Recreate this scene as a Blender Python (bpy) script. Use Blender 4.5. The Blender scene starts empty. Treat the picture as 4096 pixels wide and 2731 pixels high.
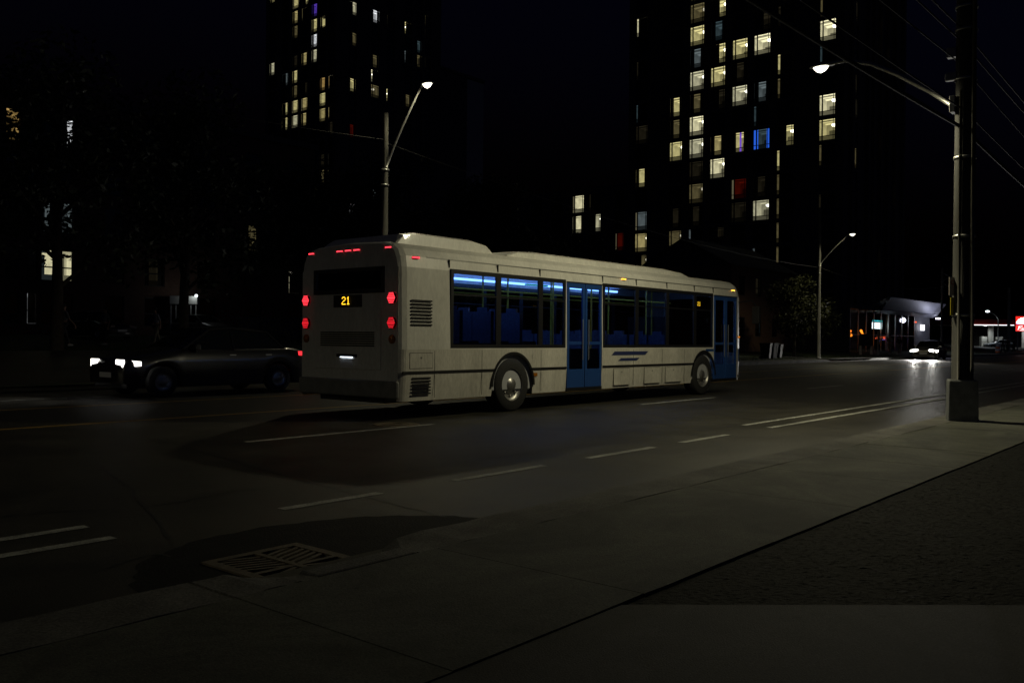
import bpy, bmesh, math, random
from math import radians as R, sin, cos, pi, sqrt
from mathutils import Matrix, Vector
rnd = random.Random(7)
scene = bpy.context.scene
COL = scene.collection

# ------------------------------------------------------------------ camera
ALPHA = math.atan(750 / 896)
ROLL, PITCH = 0.0087, 2.5 / 896
F = Vector((cos(ALPHA), sin(ALPHA), 0)); RT = Vector((sin(ALPHA), -cos(ALPHA), 0)); UP = Vector((0, 0, 1))
F2 = F * cos(PITCH) - UP * sin(PITCH); U2 = UP * cos(PITCH) + F * sin(PITCH)
R3 = RT * cos(ROLL) + U2 * sin(ROLL); U3 = U2 * cos(ROLL) - RT * sin(ROLL)
cd = bpy.data.cameras.new('camera'); cam = bpy.data.objects.new('camera', cd); COL.objects.link(cam)
cam.matrix_world = Matrix(((R3.x, U3.x, -F2.x, 0), (R3.y, U3.y, -F2.y, 0), (R3.z, U3.z, -F2.z, 1.3), (0, 0, 0, 1)))
cd.sensor_width = 36; cd.lens = 36 * 896 / 1024; cd.clip_start = .05; cd.clip_end = 3000
scene.camera = cam

# ------------------------------------------------------------------ world: a clear sky well after sunset
world = bpy.data.worlds.new('World'); scene.world = world; world.use_nodes = True
wn = world.node_tree; wn.nodes.clear()
sky = wn.nodes.new('ShaderNodeTexSky'); sky.sky_type = 'NISHITA'; sky.sun_disc = False
sky.sun_elevation = R(-4.0); sky.sun_rotation = R(200); sky.air_density = 1.0; sky.dust_density = .6; sky.ozone_density = 3.0
bg = wn.nodes.new('ShaderNodeBackground'); bg.inputs['Strength'].default_value = 0.17
wo = wn.nodes.new('ShaderNodeOutputWorld')
wn.links.new(sky.outputs[0], bg.inputs[0]); wn.links.new(bg.outputs[0], wo.inputs[0])
scene.view_settings.view_transform = 'Standard'; scene.view_settings.look = 'None'
scene.view_settings.exposure = 0; scene.view_settings.gamma = 1; scene.view_settings.use_curve_mapping = False
cy = scene.cycles
cy.use_denoising = True; cy.denoiser = 'OPENIMAGEDENOISE'; cy.denoising_input_passes = 'RGB_ALBEDO_NORMAL'; cy.denoising_prefilter = 'ACCURATE'; cy.max_bounces = 6; cy.diffuse_bounces = 3; cy.glossy_bounces = 3
cy.transparent_max_bounces = 12; cy.transmission_bounces = 4; cy.sample_clamp_indirect = 1.0; cy.sample_clamp_direct = 0
cy.light_sampling_threshold = 0; cy.use_adaptive_sampling = False; cy.caustics_reflective = False; cy.caustics_refractive = False
try: cy.use_light_tree = True
except Exception: pass

# ------------------------------------------------------------------ materials
MATS = {}
def mat(name, col, rough=.6, metal=0., var=.0, scale=6., bump=0., bscale=60., spec=.5, coat=0., detail=4., stretch=None, rvar=0., fine=None, blot=0.):
    if name in MATS: return MATS[name]
    m = bpy.data.materials.new(name); m.use_nodes = True; nt = m.node_tree; b = nt.nodes['Principled BSDF']
    b.inputs['Base Color'].default_value = (*col, 1); b.inputs['Roughness'].default_value = rough
    b.inputs['Metallic'].default_value = metal; b.inputs['Specular IOR Level'].default_value = spec
    b.inputs['Coat Weight'].default_value = coat
    tc = nt.nodes.new('ShaderNodeTexCoord'); src = tc.outputs['Object']
    if stretch:
        mp = nt.nodes.new('ShaderNodeMapping'); mp.inputs['Scale'].default_value = stretch
        nt.links.new(src, mp.inputs[0]); src = mp.outputs[0]
    if var:
        n = nt.nodes.new('ShaderNodeTexNoise'); n.inputs['Scale'].default_value = scale; n.inputs['Detail'].default_value = detail
        n.inputs['Roughness'].default_value = .65
        nt.links.new(src, n.inputs['Vector'])
        rp = nt.nodes.new('ShaderNodeValToRGB')
        rp.color_ramp.elements[0].position = .3; rp.color_ramp.elements[1].position = .72
        rp.color_ramp.elements[0].color = (*[max(0, c * (1 - var)) for c in col], 1)
        rp.color_ramp.elements[1].color = (*[min(1, c * (1 + var)) for c in col], 1)
        nt.links.new(n.outputs['Fac'], rp.inputs[0]); out = rp.outputs[0]
        def mul(out, fac, lo, hi, a=.3, c=.7):
            mr = nt.nodes.new('ShaderNodeMapRange'); mr.inputs[1].default_value = a; mr.inputs[2].default_value = c; mr.inputs[3].default_value = lo; mr.inputs[4].default_value = hi
            nt.links.new(fac, mr.inputs[0]); mx = nt.nodes.new('ShaderNodeVectorMath'); mx.operation = 'SCALE'
            nt.links.new(out, mx.inputs[0]); nt.links.new(mr.outputs[0], mx.inputs['Scale']); return mx.outputs[0]
        if fine:
            nf = nt.nodes.new('ShaderNodeTexNoise'); nf.inputs['Scale'].default_value = fine[0]; nf.inputs['Detail'].default_value = 3
            nt.links.new(src, nf.inputs['Vector']); out = mul(out, nf.outputs['Fac'], 1 - fine[1], 1 + fine[1])
        if blot:
            nv = nt.nodes.new('ShaderNodeTexNoise'); nv.inputs['Scale'].default_value = .55; nv.inputs['Detail'].default_value = 7; nv.inputs['Roughness'].default_value = .7; nv.inputs['Distortion'].default_value = 1.2
            nt.links.new(src, nv.inputs['Vector']); out = mul(out, nv.outputs['Fac'], 1 - blot, 1 + blot * .6, .38, .62)
            vo = nt.nodes.new('ShaderNodeTexVoronoi'); vo.inputs['Scale'].default_value = 3.1; nt.links.new(src, vo.inputs['Vector'])
            out = mul(out, vo.outputs['Distance'], .55, 1, .04, .07)
        nt.links.new(out, b.inputs['Base Color'])
        if rvar:
            mr = nt.nodes.new('ShaderNodeMapRange'); mr.inputs[3].default_value = rough - rvar; mr.inputs[4].default_value = rough + rvar
            nt.links.new(n.outputs['Fac'], mr.inputs[0]); nt.links.new(mr.outputs[0], b.inputs['Roughness'])
    if bump:
        n2 = nt.nodes.new('ShaderNodeTexNoise'); n2.inputs['Scale'].default_value = bscale; n2.inputs['Detail'].default_value = 5
        nt.links.new(src, n2.inputs['Vector'])
        bp = nt.nodes.new('ShaderNodeBump'); bp.inputs['Strength'].default_value = bump; bp.inputs['Distance'].default_value = .02
        nt.links.new(n2.outputs['Fac'], bp.inputs['Height']); nt.links.new(bp.outputs[0], b.inputs['Normal'])
    MATS[name] = m; return m
def emit(name, col, strength, sample=False, var=0.):
    if name in MATS: return MATS[name]
    m = bpy.data.materials.new(name); m.use_nodes = True; nt = m.node_tree; nt.nodes.remove(nt.nodes['Principled BSDF'])
    e = nt.nodes.new('ShaderNodeEmission'); e.inputs[0].default_value = (*col, 1); e.inputs[1].default_value = strength
    nt.links.new(e.outputs[0], nt.nodes['Material Output'].inputs[0])
    if var:
        tc = nt.nodes.new('ShaderNodeTexCoord'); n = nt.nodes.new('ShaderNodeTexNoise'); n.inputs['Scale'].default_value = 1.6
        nt.links.new(tc.outputs['Object'], n.inputs['Vector'])
        mr = nt.nodes.new('ShaderNodeMapRange'); mr.inputs[1].default_value = .3; mr.inputs[2].default_value = .7
        mr.inputs[3].default_value = strength * (1 - var); mr.inputs[4].default_value = strength * (1 + var)
        nt.links.new(n.outputs['Fac'], mr.inputs[0]); nt.links.new(mr.outputs[0], e.inputs[1])
    if not sample: m.cycles.emission_sampling = 'NONE'
    MATS[name] = m; return m
def glass(name, tint=(.6, .65, .7), base=.06, rough=.03):
    if name in MATS: return MATS[name]
    m = bpy.data.materials.new(name); m.use_nodes = True; nt = m.node_tree; nt.nodes.remove(nt.nodes['Principled BSDF'])
    t = nt.nodes.new('ShaderNodeBsdfTransparent'); t.inputs[0].default_value = (*tint, 1)
    g = nt.nodes.new('ShaderNodeBsdfGlossy'); g.inputs['Roughness'].default_value = rough
    fr = nt.nodes.new('ShaderNodeFresnel'); fr.inputs[0].default_value = 1.45
    mx = nt.nodes.new('ShaderNodeMixShader')
    nt.links.new(fr.outputs[0], mx.inputs[0]); nt.links.new(t.outputs[0], mx.inputs[1]); nt.links.new(g.outputs[0], mx.inputs[2])
    nt.links.new(mx.outputs[0], nt.nodes['Material Output'].inputs[0])
    MATS[name] = m; return m

M_asph = mat('asphalt', (.04, .037, .029), .52, var=.42, scale=1.1, bump=.35, bscale=110, rvar=.1, detail=9, spec=.26, fine=(75, .4), blot=.3)
M_asph2 = mat('rough_asphalt', (.02, .0205, .0195), .75, var=.6, scale=16, bump=.4, bscale=150, detail=8, spec=.08, fine=(120, .6), blot=.3)
M_patch = mat('wet_dark_asphalt', (.014, .0138, .013), .75, var=.4, scale=5, bump=.4, bscale=60, spec=.1)
M_conc = mat('sidewalk_concrete', (.094, .096, .075), .85, var=.3, scale=1.7, bump=.35, bscale=120, detail=10, fine=(95, .42), blot=.5)
M_conc2 = mat('kerb_concrete', (.125, .121, .108), .85, var=.34, scale=2.2, bump=.45, bscale=70, detail=9, fine=(80, .45), blot=.45)
M_conc3 = mat('slab_concrete', (.045, .045, .042), .8, var=.3, scale=2.6, bump=.35, bscale=130, detail=10, fine=(110, .45), blot=.4)
M_fill = mat('joint_dirt', (.07, .065, .05), .95, var=.3, scale=20)
M_paint = mat('road_paint_white', (.36, .365, .33), .65, var=.5, scale=9, bump=.3, bscale=90, detail=10, fine=(70, .45), blot=.35)
M_ypaint = mat('road_paint_yellow', (.5, .3, .05), .65, var=.35, scale=14, detail=8)
M_crack = mat('crack_tar', (.012, .012, .012), .6)
M_iron = mat('cast_iron', (.13, .105, .068), .65, .1, var=.4, scale=12, bump=.4, bscale=90)
M_black = mat('black_void', (.006, .006, .006), .9)
M_grass = mat('grass', (.035, .05, .016), .9, var=.4, scale=3, bump=.6, bscale=30)
M_soil = mat('soil', (.05, .045, .03), .95, var=.4, scale=1.5)
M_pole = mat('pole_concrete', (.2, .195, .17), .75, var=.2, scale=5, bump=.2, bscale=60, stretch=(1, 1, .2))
M_basebox = mat('pole_base_concrete', (.2, .21, .215), .85, var=.3, scale=6, bump=.3, bscale=50)
M_galv = mat('galvanised_steel', (.42, .42, .4), .42, .8, var=.15, scale=8)
M_wire = mat('cable_rubber', (.025, .025, .025), .6, spec=.2)
M_bark = mat('bark', (.07, .055, .04), .95, var=.4, scale=10, bump=.8, bscale=25)
M_leaf = [mat('foliage_dark', (.03, .042, .012), .6, var=.4, scale=2), mat('foliage_olive', (.045, .05, .014), .6, var=.4, scale=2)]
M_wall_r = mat('tower_brick_dark', (.13, .11, .09), .9, var=.2, scale=2)
M_wall_l = mat('tower_concrete_dark', (.12, .11, .1), .9, var=.2, scale=1.5)
M_pale = mat('pale_stucco', (.5, .48, .43), .9, var=.1, scale=1)
M_frame = mat('window_frame_dark', (.03, .03, .03), .5)
M_offglass = mat('dark_window_glass', (.008, .009, .01), .06, spec=.6)
G_win = glass('window_glass', (.9, .93, .92))
M_brick = mat('house_brick', (.16, .09, .06), .9, var=.3, scale=8)
M_roofing = mat('roof_shingle', (.06, .055, .05), .9, var=.3, scale=12)

# ------------------------------------------------------------------ mesh helpers
class MB:
    def __init__(s): s.v = []; s.f = []; s.m = []
    def face(s, pts, mi=0):
        n = len(s.v); s.v += [tuple(p) for p in pts]; s.f.append(tuple(range(n, n + len(pts)))); s.m.append(mi)
    def box(s, x0, x1, y0, y1, z0, z1, mi=0):
        n = len(s.v)
        s.v += [(x0, y0, z0), (x1, y0, z0), (x1, y1, z0), (x0, y1, z0), (x0, y0, z1), (x1, y0, z1), (x1, y1, z1), (x0, y1, z1)]
        for q in ((0, 3, 2, 1), (4, 5, 6, 7), (0, 1, 5, 4), (1, 2, 6, 5), (2, 3, 7, 6), (3, 0, 4, 7)):
            s.f.append(tuple(n + i for i in q)); s.m.append(mi)
        return s
    def grid(s, rows, mi=0, closed=False):
        n = len(s.v); k = len(rows[0])
        for r_ in rows: s.v += [tuple(p) for p in r_]
        for i in range(len(rows) - 1):
            for j in range(k if closed else k - 1):
                j2 = (j + 1) % k
                s.f.append((n + i * k + j, n + i * k + j2, n + (i + 1) * k + j2, n + (i + 1) * k + j)); s.m.append(mi)
        return s
    def tube(s, pts, rad, seg=8, mi=0, cap=True):
        pts = [Vector(p) for p in pts]
        rads = rad if isinstance(rad, (list, tuple)) else [rad] * len(pts)
        rows = []; ref = None
        for i, p in enumerate(pts):
            d = (pts[min(i + 1, len(pts) - 1)] - pts[max(i - 1, 0)]).normalized()
            if ref is None: ref = Vector((0, 0, 1)) if abs(d.z) < .9 else Vector((1, 0, 0))
            a = d.cross(ref).normalized(); b = d.cross(a).normalized(); ref = b.cross(d) if False else ref
            rows.append([p + (a * cos(2 * pi * k / seg) + b * sin(2 * pi * k / seg)) * rads[i] for k in range(seg)])
        n = len(s.v); s.grid(rows, mi, True)
        if cap:
            s.f.append(tuple(n + k for k in range(seg))); s.m.append(mi)
            e = n + (len(rows) - 1) * seg; s.f.append(tuple(e + k for k in reversed(range(seg)))); s.m.append(mi)
        return s
    def lathe(s, prof, seg=16, c=(0, 0, 0), axis='z', mi=0):
        rows = []
        for (r_, h) in prof:
            row = []
            for k in range(seg):
                a = 2 * pi * k / seg
                if axis == 'z': q = (c[0] + r_ * cos(a), c[1] + r_ * sin(a), c[2] + h)
                elif axis == 'y': q = (c[0] + r_ * cos(a), c[1] + h, c[2] + r_ * sin(a))
                else: q = (c[0] + h, c[1] + r_ * cos(a), c[2] + r_ * sin(a))
                row.append(q)
            rows.append(row)
        return s.grid(rows, mi, True)
    def sphere(s, c, r_, seg=10, rings=6, sz=1., mi=0):
        return s.lathe([(max(.001, r_ * sin(pi * i / rings)), -r_ * sz * cos(pi * i / rings)) for i in range(rings + 1)], seg, c, 'z', mi)
    def mesh(s, name, mats, smooth=False):
        me = bpy.data.meshes.new(name); me.from_pydata(s.v, [], s.f)
        for m in (mats if isinstance(mats, (list, tuple)) else [mats]): me.materials.append(m)
        if max(s.m, default=0): me.polygons.foreach_set('material_index', s.m)
        if smooth: me.polygons.foreach_set('use_smooth', [True] * len(me.polygons))
        me.update(); return me
    def build(s, name, mats, parent=None, smooth=False, loc=None, fix=False, bevel=0.):
        me = s.mesh(name, mats, smooth)
        if fix:
            bm = bmesh.new(); bm.from_mesh(me); bmesh.ops.remove_doubles(bm, verts=bm.verts, dist=1e-4)
            bmesh.ops.recalc_face_normals(bm, faces=bm.faces); bm.to_mesh(me); bm.free()
        o = link(name, me, parent, loc)
        if bevel:
            b = o.modifiers.new('bevel', 'BEVEL'); b.width = bevel; b.segments = 2; b.limit_method = 'ANGLE'
        return o
def link(name, data, parent=None, loc=None, rot=None):
    o = bpy.data.objects.new(name, data); COL.objects.link(o)
    if parent: o.parent = parent
    if loc: o.location = loc
    if rot: o.rotation_euler = rot
    return o
def tag(o, label, cat, group=None):
    o['label'] = label; o['category'] = cat
    if group: o['group'] = group
    return o
def thing(name, label, cat, loc=(0, 0, 0), rz=0, group=None):
    return tag(link(name, None, None, loc, (0, 0, rz)), label, cat, group)
def struct(o, kind='structure'):
    o['kind'] = kind; return o
def spot(name, loc, target, power, col, size=150, blend=.4, rad=.12, parent=None):
    l = bpy.data.lights.new(name, 'SPOT'); l.energy = power; l.color = col; l.spot_size = R(size); l.spot_blend = blend
    l.shadow_soft_size = rad
    o = link(name, l, parent, loc); d = Vector(target) - Vector(loc); o.rotation_euler = d.to_track_quat('-Z', 'Y').to_euler()
    return o

# ------------------------------------------------------------------ ground, road, pavements
def zfar(y): return .14 + .042 * max(0, y - 23.2)
g = MB()
ys = [-600, -60, 1.9]
g.grid([[(x, y, -.06) for x in (-900, -200, 0, 100, 400, 1500)] for y in ys])
struct(g.build('ground', M_soil))
g = MB(); xs = [-900, -80, 24, 60, 120, 220, 1500]; yy = [21.75, 23.2, 30, 40, 55, 75, 110, 200, 900]
g.grid([[(x, y, min(zfar(y), 3.2) - .02) for x in xs] for y in yy])
struct(g.build('far_lawn', M_grass))
g = MB(); RX = (-300, -20, 0, 2.79, 3.45, 10, 20, 30, 60, 120, 300, 900); RY = (3.0, 3.73, 4.64, 6, 10, 14, 18, 21.42)
for i in range(len(RX) - 1):
    for j in range(len(RY) - 1):
        if (RX[i], RY[j]) != (2.79, 3.73): g.face([(RX[i], RY[j], 0), (RX[i + 1], RY[j], 0), (RX[i + 1], RY[j + 1], 0), (RX[i], RY[j + 1], 0)])
road = struct(g.build('road', M_asph))
# parking entrance opposite, left of the bus
g = MB(); g.grid([[(x, y, .004 + (.02 if y < 22 else zfar(y) + .01)) for x in (-60, -10, 10, 25)] for y in (21.3, 22.4, 26, 30, 36)])
struct(g.build('parking_entrance', M_asph))
# painted lines
def line(name, x0, x1, y, w, m):
    b = MB(); n = max(2, int((x1 - x0) / .7)); top = []; bot = []
    r2 = random.Random(int(x0 * 100 + y * 7))
    for i in range(n + 1):
        x = x0 + (x1 - x0) * i / n; top.append((x, y + w / 2 + r2.uniform(-.006, .006), .004)); bot.append((x, y - w / 2 + r2.uniform(-.006, .006), .004))
    b.grid([bot, top]); return b.build(name, m, road)
for (a, b_) in ((4.07, 5.05), (5.95, 7.29), (8.06, 9.45), (10.11, 11.44)): line('lane_dash', a, b_, 5.66, .1, M_paint)
line('bike_lane_line', -30, 2.78, 5.66, .1, M_paint); line('bike_lane_line', -30, 2.82, 6.12, .1, M_paint)
line('bike_lane_line', 12.8, 140, 5.66, .1, M_paint); line('bike_lane_line', 12.87, 140, 6.12, .1, M_paint)
for (a, b_) in ((-11.4, -8.1), (-2.6, .7), (6.36, 9.63), (15.56, 18.76), (24.11, 26.88), (32.49, 34.99), (40.5, 43), (48.44, 50.95), (57, 60), (66, 69), (75, 78)):
    line('lane_dash', a, b_, 9.6, .11, M_paint)
line('centre_line', -60, 160, 13.2, .11, M_ypaint); line('centre_line', -60, 160, 16.55, .1, M_ypaint)
for a in range(-20, 120, 9): line('lane_dash', a, a + 3, 18.9, .1, M_paint)
# cracks
def crack(pts, w):
    r2 = random.Random(int(pts[0][0] * 1000)); P = []
    for i in range(len(pts) - 1):
        a = Vector(pts[i]); b = Vector(pts[i + 1]); n = max(2, int((b - a).length / .12))
        for k in range(n): P.append(a.lerp(b, k / n) + Vector((r2.uniform(-.02, .02), r2.uniform(-.02, .02))))
    P.append(Vector(pts[-1])); A = []; B = []
    for i, p in enumerate(P):
        d = (P[min(i + 1, len(P) - 1)] - P[max(i - 1, 0)]).normalized(); n = Vector((-d.y, d.x)); ww = w * r2.uniform(.35, 1)
        A.append((*(p + n * ww), .0035)); B.append((*(p - n * ww), .0035))
    b = MB(); b.grid([B, A]); b.build('crack', M_crack, road)
crack([(4.2, 8.84), (3.76, 7.29), (3.53, 6.81), (3.3, 6.12), (3.13, 5.7), (3.01, 5.36)], .016)
crack([(5.94, 12.26), (5.61, 9.78), (5.32, 8.22), (4.99, 6.54), (4.85, 5.66), (4.69, 4.53)], .012)
crack([(2.57, 6.91), (2.96, 6.78), (3.36, 6.46), (3.84, 6.53), (4.29, 6.64), (4.95, 6.5), (6.4, 6.42), (9, 6.4)], .011)
crack([(2.28, 4.92), (2.48, 4.98), (2.72, 5.05), (2.76, 4.92)], .016)
crack([(9.2, 4.5), (10.4, 5.3), (11.8, 6.6), (13.1, 8.6)], .01)
crack([(3.95, 4.03), (6, 4.035), (9, 4.03), (14, 4.04), (22, 4.03), (34, 4.04)], .014)
crack([(11, 4.22), (16, 4.28), (24, 4.2), (40, 4.25)], .02)
# dark damp repair round the drain
b = MB(); P = [(2.2, 4.05), (2.3, 4.5), (2.6, 4.95), (3.1, 5.2), (3.7, 5.22), (4.3, 5.0), (4.75, 4.6), (4.9, 4.06)]
inn = [Vector((2.785, 4.03)), Vector((2.785, 4.645)), Vector((3.455, 4.645)), Vector((3.455, 4.03))]
def along(pts, n):
    L = [0]
    for i in range(len(pts) - 1): L.append(L[-1] + (pts[i + 1] - pts[i]).length)
    out = []
    for k in range(n + 1):
        t = L[-1] * k / n; i = max(j for j in range(len(pts) - 1) if L[j] <= t + 1e-9); out.append(pts[i].lerp(pts[i + 1], (t - L[i]) / (L[i + 1] - L[i])))
    return out
oo = along([Vector(p) for p in P], 48); ii = along(inn, 48)
b.grid([[(p.x, p.y, .002) for p in ii], [(p.x + rnd.uniform(-.02, .02), p.y + (rnd.uniform(-.02, .02) if p.y > 4.1 else 0), .002) for p in oo]]); b.build('asphalt_patch', M_patch, road)
# sidewalk slabs
ZS = .12
b = MB(); b.box(-80, 200, 2.19, 3.56, -.05, ZS - .02); walk = struct(b.build('sidewalk', M_fill))
jx = [-20 + 1.43 * i for i in range(10)]
xs = [2.31 - 1.43 * i for i in range(9, 0, -1)] + [2.31, 3.6, 5.05, 6.5, 7.95, 9.2] + [9.2 + 1.43 * i for i in range(1, 40)]
for i in range(len(xs) - 1):
    x0, x1 = xs[i] + .003, xs[i + 1] - .003; dz = rnd.uniform(-.0015, .0015)
    bm = bmesh.new(); n = 6
    b = MB(); sk = rnd.uniform(-.003, .003)
    y0 = 2.194 + rnd.uniform(-.003, .003); y1 = 3.549
    top = [[(x0 + (x1 - x0) * k / n + sk * (q / 4 - .5), y0 + (y1 - y0) * q / 4 + (rnd.uniform(-.004, .004) if q == 0 else 0), ZS + dz) for k in range(n + 1)] for q in range(5)]
    b.grid(top)
    ring = [top[0][k] for k in range(n + 1)] + [top[q][n] for q in range(1, 5)] + [top[4][k] for k in range(n - 1, -1, -1)] + [top[q][0] for q in range(3, 0, -1)]
    b.grid([ring, [(p[0], p[1], ZS - .06) for p in ring]], closed=True)
    b.build('slab', M_conc, walk); bm.free()
# kerb stones, near side
b = MB(); b.box(-80, 200, 3.62, 3.96, -.1, .06); kerb = struct(b.build('kerb', M_fill))
kx = [2.31 - 2.9 * i for i in range(6, 0, -1)] + [2.31]
segs = [(kx[i] + .006, kx[i + 1] - .006) for i in range(len(kx) - 1)] + [(2.32, 2.78), (3.47, 5.02)] + [(5.03 + 2.9 * i, 7.92 + 2.9 * i) for i in range(40)]
for (x0, x1) in segs:
    b = MB(); rows = []; n = 8; dy = rnd.uniform(-.008, .008)
    for k in range(n + 1):
        x = x0 + (x1 - x0) * k / n; w = rnd.uniform(-.008, .008); d = rnd.uniform(-.004, .004)
        dk = min(1, max(0, (x - 3.47) / .22)) if x0 == 3.47 else (min(1, max(0, (2.78 - x) / .3)) if x1 == 2.78 else 1)
        ze = ZS - .085 * (1 - dk)
        rows.append([(x, 3.553, ZS - .05), (x, 3.554, ZS + d), (x, 3.7, ZS + d - .01 * (1 - dk)), (x, 3.94 + dy + w, ze + d), (x, 3.985 + dy + w, ze - .03 + d), (x, 4.01 + dy + w, -.02)])
    b.grid(rows); b.face(rows[0]); b.face(rows[-1][::-1]); b.build('kerb_stone', M_conc2, kerb)
b = MB(); b.box(2.78, 3.47, 3.565, 3.72, -.02, ZS + .003); b.build('kerb_stone', M_conc2, kerb, bevel=.015)
# right: rough asphalt lot and the slab we stand on
r2 = random.Random(21); b = MB(); SX, SY = .017, .017; NX, NY = 500, 190
VX = {}
def lot_v(i, j):
    if (i, j) not in VX:
        VX[(i, j)] = len(b.v); e_ = 0 if j == 0 else 1
        b.v.append((3.3 + i * SX + r2.uniform(-.005, .005), 2.19 - j * SY + r2.uniform(-.005, .005) * e_, .106 + r2.gauss(0, .0013)))
    return VX[(i, j)]
for i in range(NX):
    for j in range(NY):
        x_, y_ = 3.3 + (i + .5) * SX, 2.19 - (j + .5) * SY
        if (x_ - 3.41) * 1.35 + (y_ - 2.19) * 1.2 < -.02: continue
        b.f.append((lot_v(i, j), lot_v(i, j + 1), lot_v(i + 1, j + 1), lot_v(i + 1, j))); b.m.append(0)
b.face([(11.8, 2.19, .106), (11.8, -1.6, .106), (60, -1.6, .106), (60, -40, .106), (300, -40, .106), (300, 2.19, .106)])
struct(b.build('parking_lot', M_asph2))
b = MB(); b.face([(3.40, 2.19, .115), (-40, 2.19, .115), (-40, -30, .115), (30, -30, .115), (6.58, -1.6, .115), (4.6, .83, .115)])
struct(b.build('forecourt_slab', M_conc3))
b = MB(); P = [(3.40, 2.19), (4.6, .83), (6.58, -1.6)]
b.grid([[(p[0], p[1], .115) for p in P], [(p[0] + .004, p[1], .02) for p in P]]); struct(b.build('forecourt_edge', M_conc3))
# pebbles and grit on the lot
b = MB(); r2 = random.Random(3)
for i in range(2200):
    x = r2.uniform(3.5, 11); y = r2.uniform(.2, 2.15)
    if (x - 3.42) * 1.33 + (y - 2.16) * 1.2 < .05: continue
    s_ = r2.uniform(.002, .005); a = r2.uniform(0, 6.3)
    pts = [(x + s_ * cos(a + k * 2.1), y + s_ * sin(a + k * 2.1), .108) for k in range(3)]; ap = (x, y, .108 + s_ * r2.uniform(.7, 1.2))
    for k in range(3): b.face([pts[k], pts[(k + 1) % 3], ap])
o = b.build('grit', mat('grit_stone', (.12, .117, .105), .22, var=.3, scale=40)); struct(o, 'stuff'); o['label'] = 'loose grit on the rough asphalt'
# far kerb and path
b = MB()
rows = []
for x in (-60, 24.6, 25, 48, 57, 58, 65, 66, 70, 90, 130, 134, 146, 150, 220, 400):
    h = .15
    if x in (58, 65, 134, 146): h = .03
    if x <= 24.6: h = .03
    rows.append([(x, 21.4, -.02), (x, 21.42, h), (x, 21.62, h)])
b.grid(rows); struct(b.build('far_kerb', M_conc2))
b = MB(); b.grid([[(x, y, z) for x in (25, 60, 120, 400)] for (y, z) in ((21.62, .146), (21.8, .15), (23.1, .16), (23.2, .13))]); struct(b.build('far_sidewalk', M_conc))
b = MB(); b.grid([[(x, y, zfar(y) + .03) for x in (58.5, 60.0)] for y in (21.7, 23, 26, 29)]); struct(b.build('driveway', M_asph))

# ------------------------------------------------------------------ storm drain and manhole
dr = thing('storm_drain', 'rusty cast iron drain grate with chevron slots sunk into the kerb', 'drain grate', (3.12, 4.02, 0))
b = MB(); b.box(-.33, .33, -.29, .62, -.3, -.07); b.build('pit', M_black, dr)
b = MB()
for (x0, x1, y0, y1) in ((-.33, -.27, -.29, .62), (.27, .33, -.29, .62), (-.27, .27, -.29, -.24), (-.27, .27, .56, .62), (-.27, .27, .15, .19)): b.box(x0, x1, y0, y1, -.07, .012)
b.build('frame', M_iron, dr)
sl = MB(); sl.box(-.16, .16, -.014, .014, -.025, .0); slm = None
for half in (0, 1):
    for i in range(6):
        yy0 = (-.19 if half == 0 else .24) + i * .058
        for s_ in (-1, 1):
            o = None
            if slm is None: o = sl.build('bar', M_iron, dr); slm = o.data
            else: o = link('bar', slm, dr)
            o.location = (s_ * .135, yy0, .008); o.rotation_euler = (0, 0, s_ * R(22 if half else -22))
b = MB(); b.box(-.018, .018, -.24, .56, -.03, .0135); b.build('rib', M_iron, dr)
mh = tag(MB().lathe([(.001, .006), (.28, .006), (.3, .009), (.34, .009), (.35, 0)], 28, (0, 0, 0)).lathe([(.09, .0061), (.09, .012), (.11, .012), (.11, .0061)], 20).lathe([(.19, .0061), (.19, .012), (.21, .012), (.21, .0061)], 24).build('manhole_cover', M_iron, None, loc=(9.2, 9.95, .0)), 'round iron manhole cover in the lane beside the bus', 'manhole cover')

# ------------------------------------------------------------------ city bus
M_bwhite = mat('bus_white_paint', (.7, .69, .63), .38, var=.14, scale=1.6, coat=.25, bump=.03, bscale=3, detail=9, stretch=(1, 1, .35), fine=(26, .08))
M_bblue = mat('bus_blue_paint', (.02, .07, .25), .35, coat=.3)
M_bdark = mat('bus_black_trim', (.012, .012, .013), .45)
M_rub = mat('tyre_rubber', (.02, .02, .02), .85, var=.3, scale=20)
M_rim = mat('steel_rim', (.4, .39, .37), .4, .8, var=.15, scale=8)
M_navy = mat('bus_navy_print', (.03, .04, .12), .4)
G_bus = glass('bus_tinted_glass', (.42, .46, .52))
M_seat = mat('seat_fabric_blue', (.1, .12, .2), .8, var=.3, scale=20)
M_lining = mat('bus_lining', (.45, .46, .48), .6, var=.06, scale=3)
M_floor = mat('bus_floor', (.08, .08, .09), .7, var=.3, scale=25)
M_yel = mat('grab_pole_yellow', (.7, .5, .05), .35)
E_blue = emit('blue_led_strip', (.16, .36, 1), 8, True)
E_red = emit('red_led', (1, .04, .06), 2.6)
E_red2 = emit('red_led_dim', (1, .02, .035), 1.1)
E_amb = emit('amber_led', (1, .42, .04), 4)
E_amb2 = emit('amber_led_dim', (.9, .25, .03), .6)
E_yel = emit('yellow_led', (1, .55, .02), 3)
E_plate = emit('plate_lamp', (.75, .85, 1), 4)
E_green = emit('green_led', (.02, .6, .3), .6)
M_redlens = mat('red_lens', (.3, .01, .015), .2)
M_ambl = mat('amber_lens', (.4, .14, .01), .2)
BX, BY = 9.6, 10.3
M_bgrime = mat('bus_white_paint_grimy', (.6, .58, .51), .42, var=.17, scale=2.2, coat=.05, detail=10, stretch=(1, 1, .3), fine=(30, .12), blot=.12)
bus = thing('city_bus', 'long white city bus with blue doors, round red tail lights and blue lit interior', 'bus', (BX, BY, 0))
W = 2.55; LEN = 12.1
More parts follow.
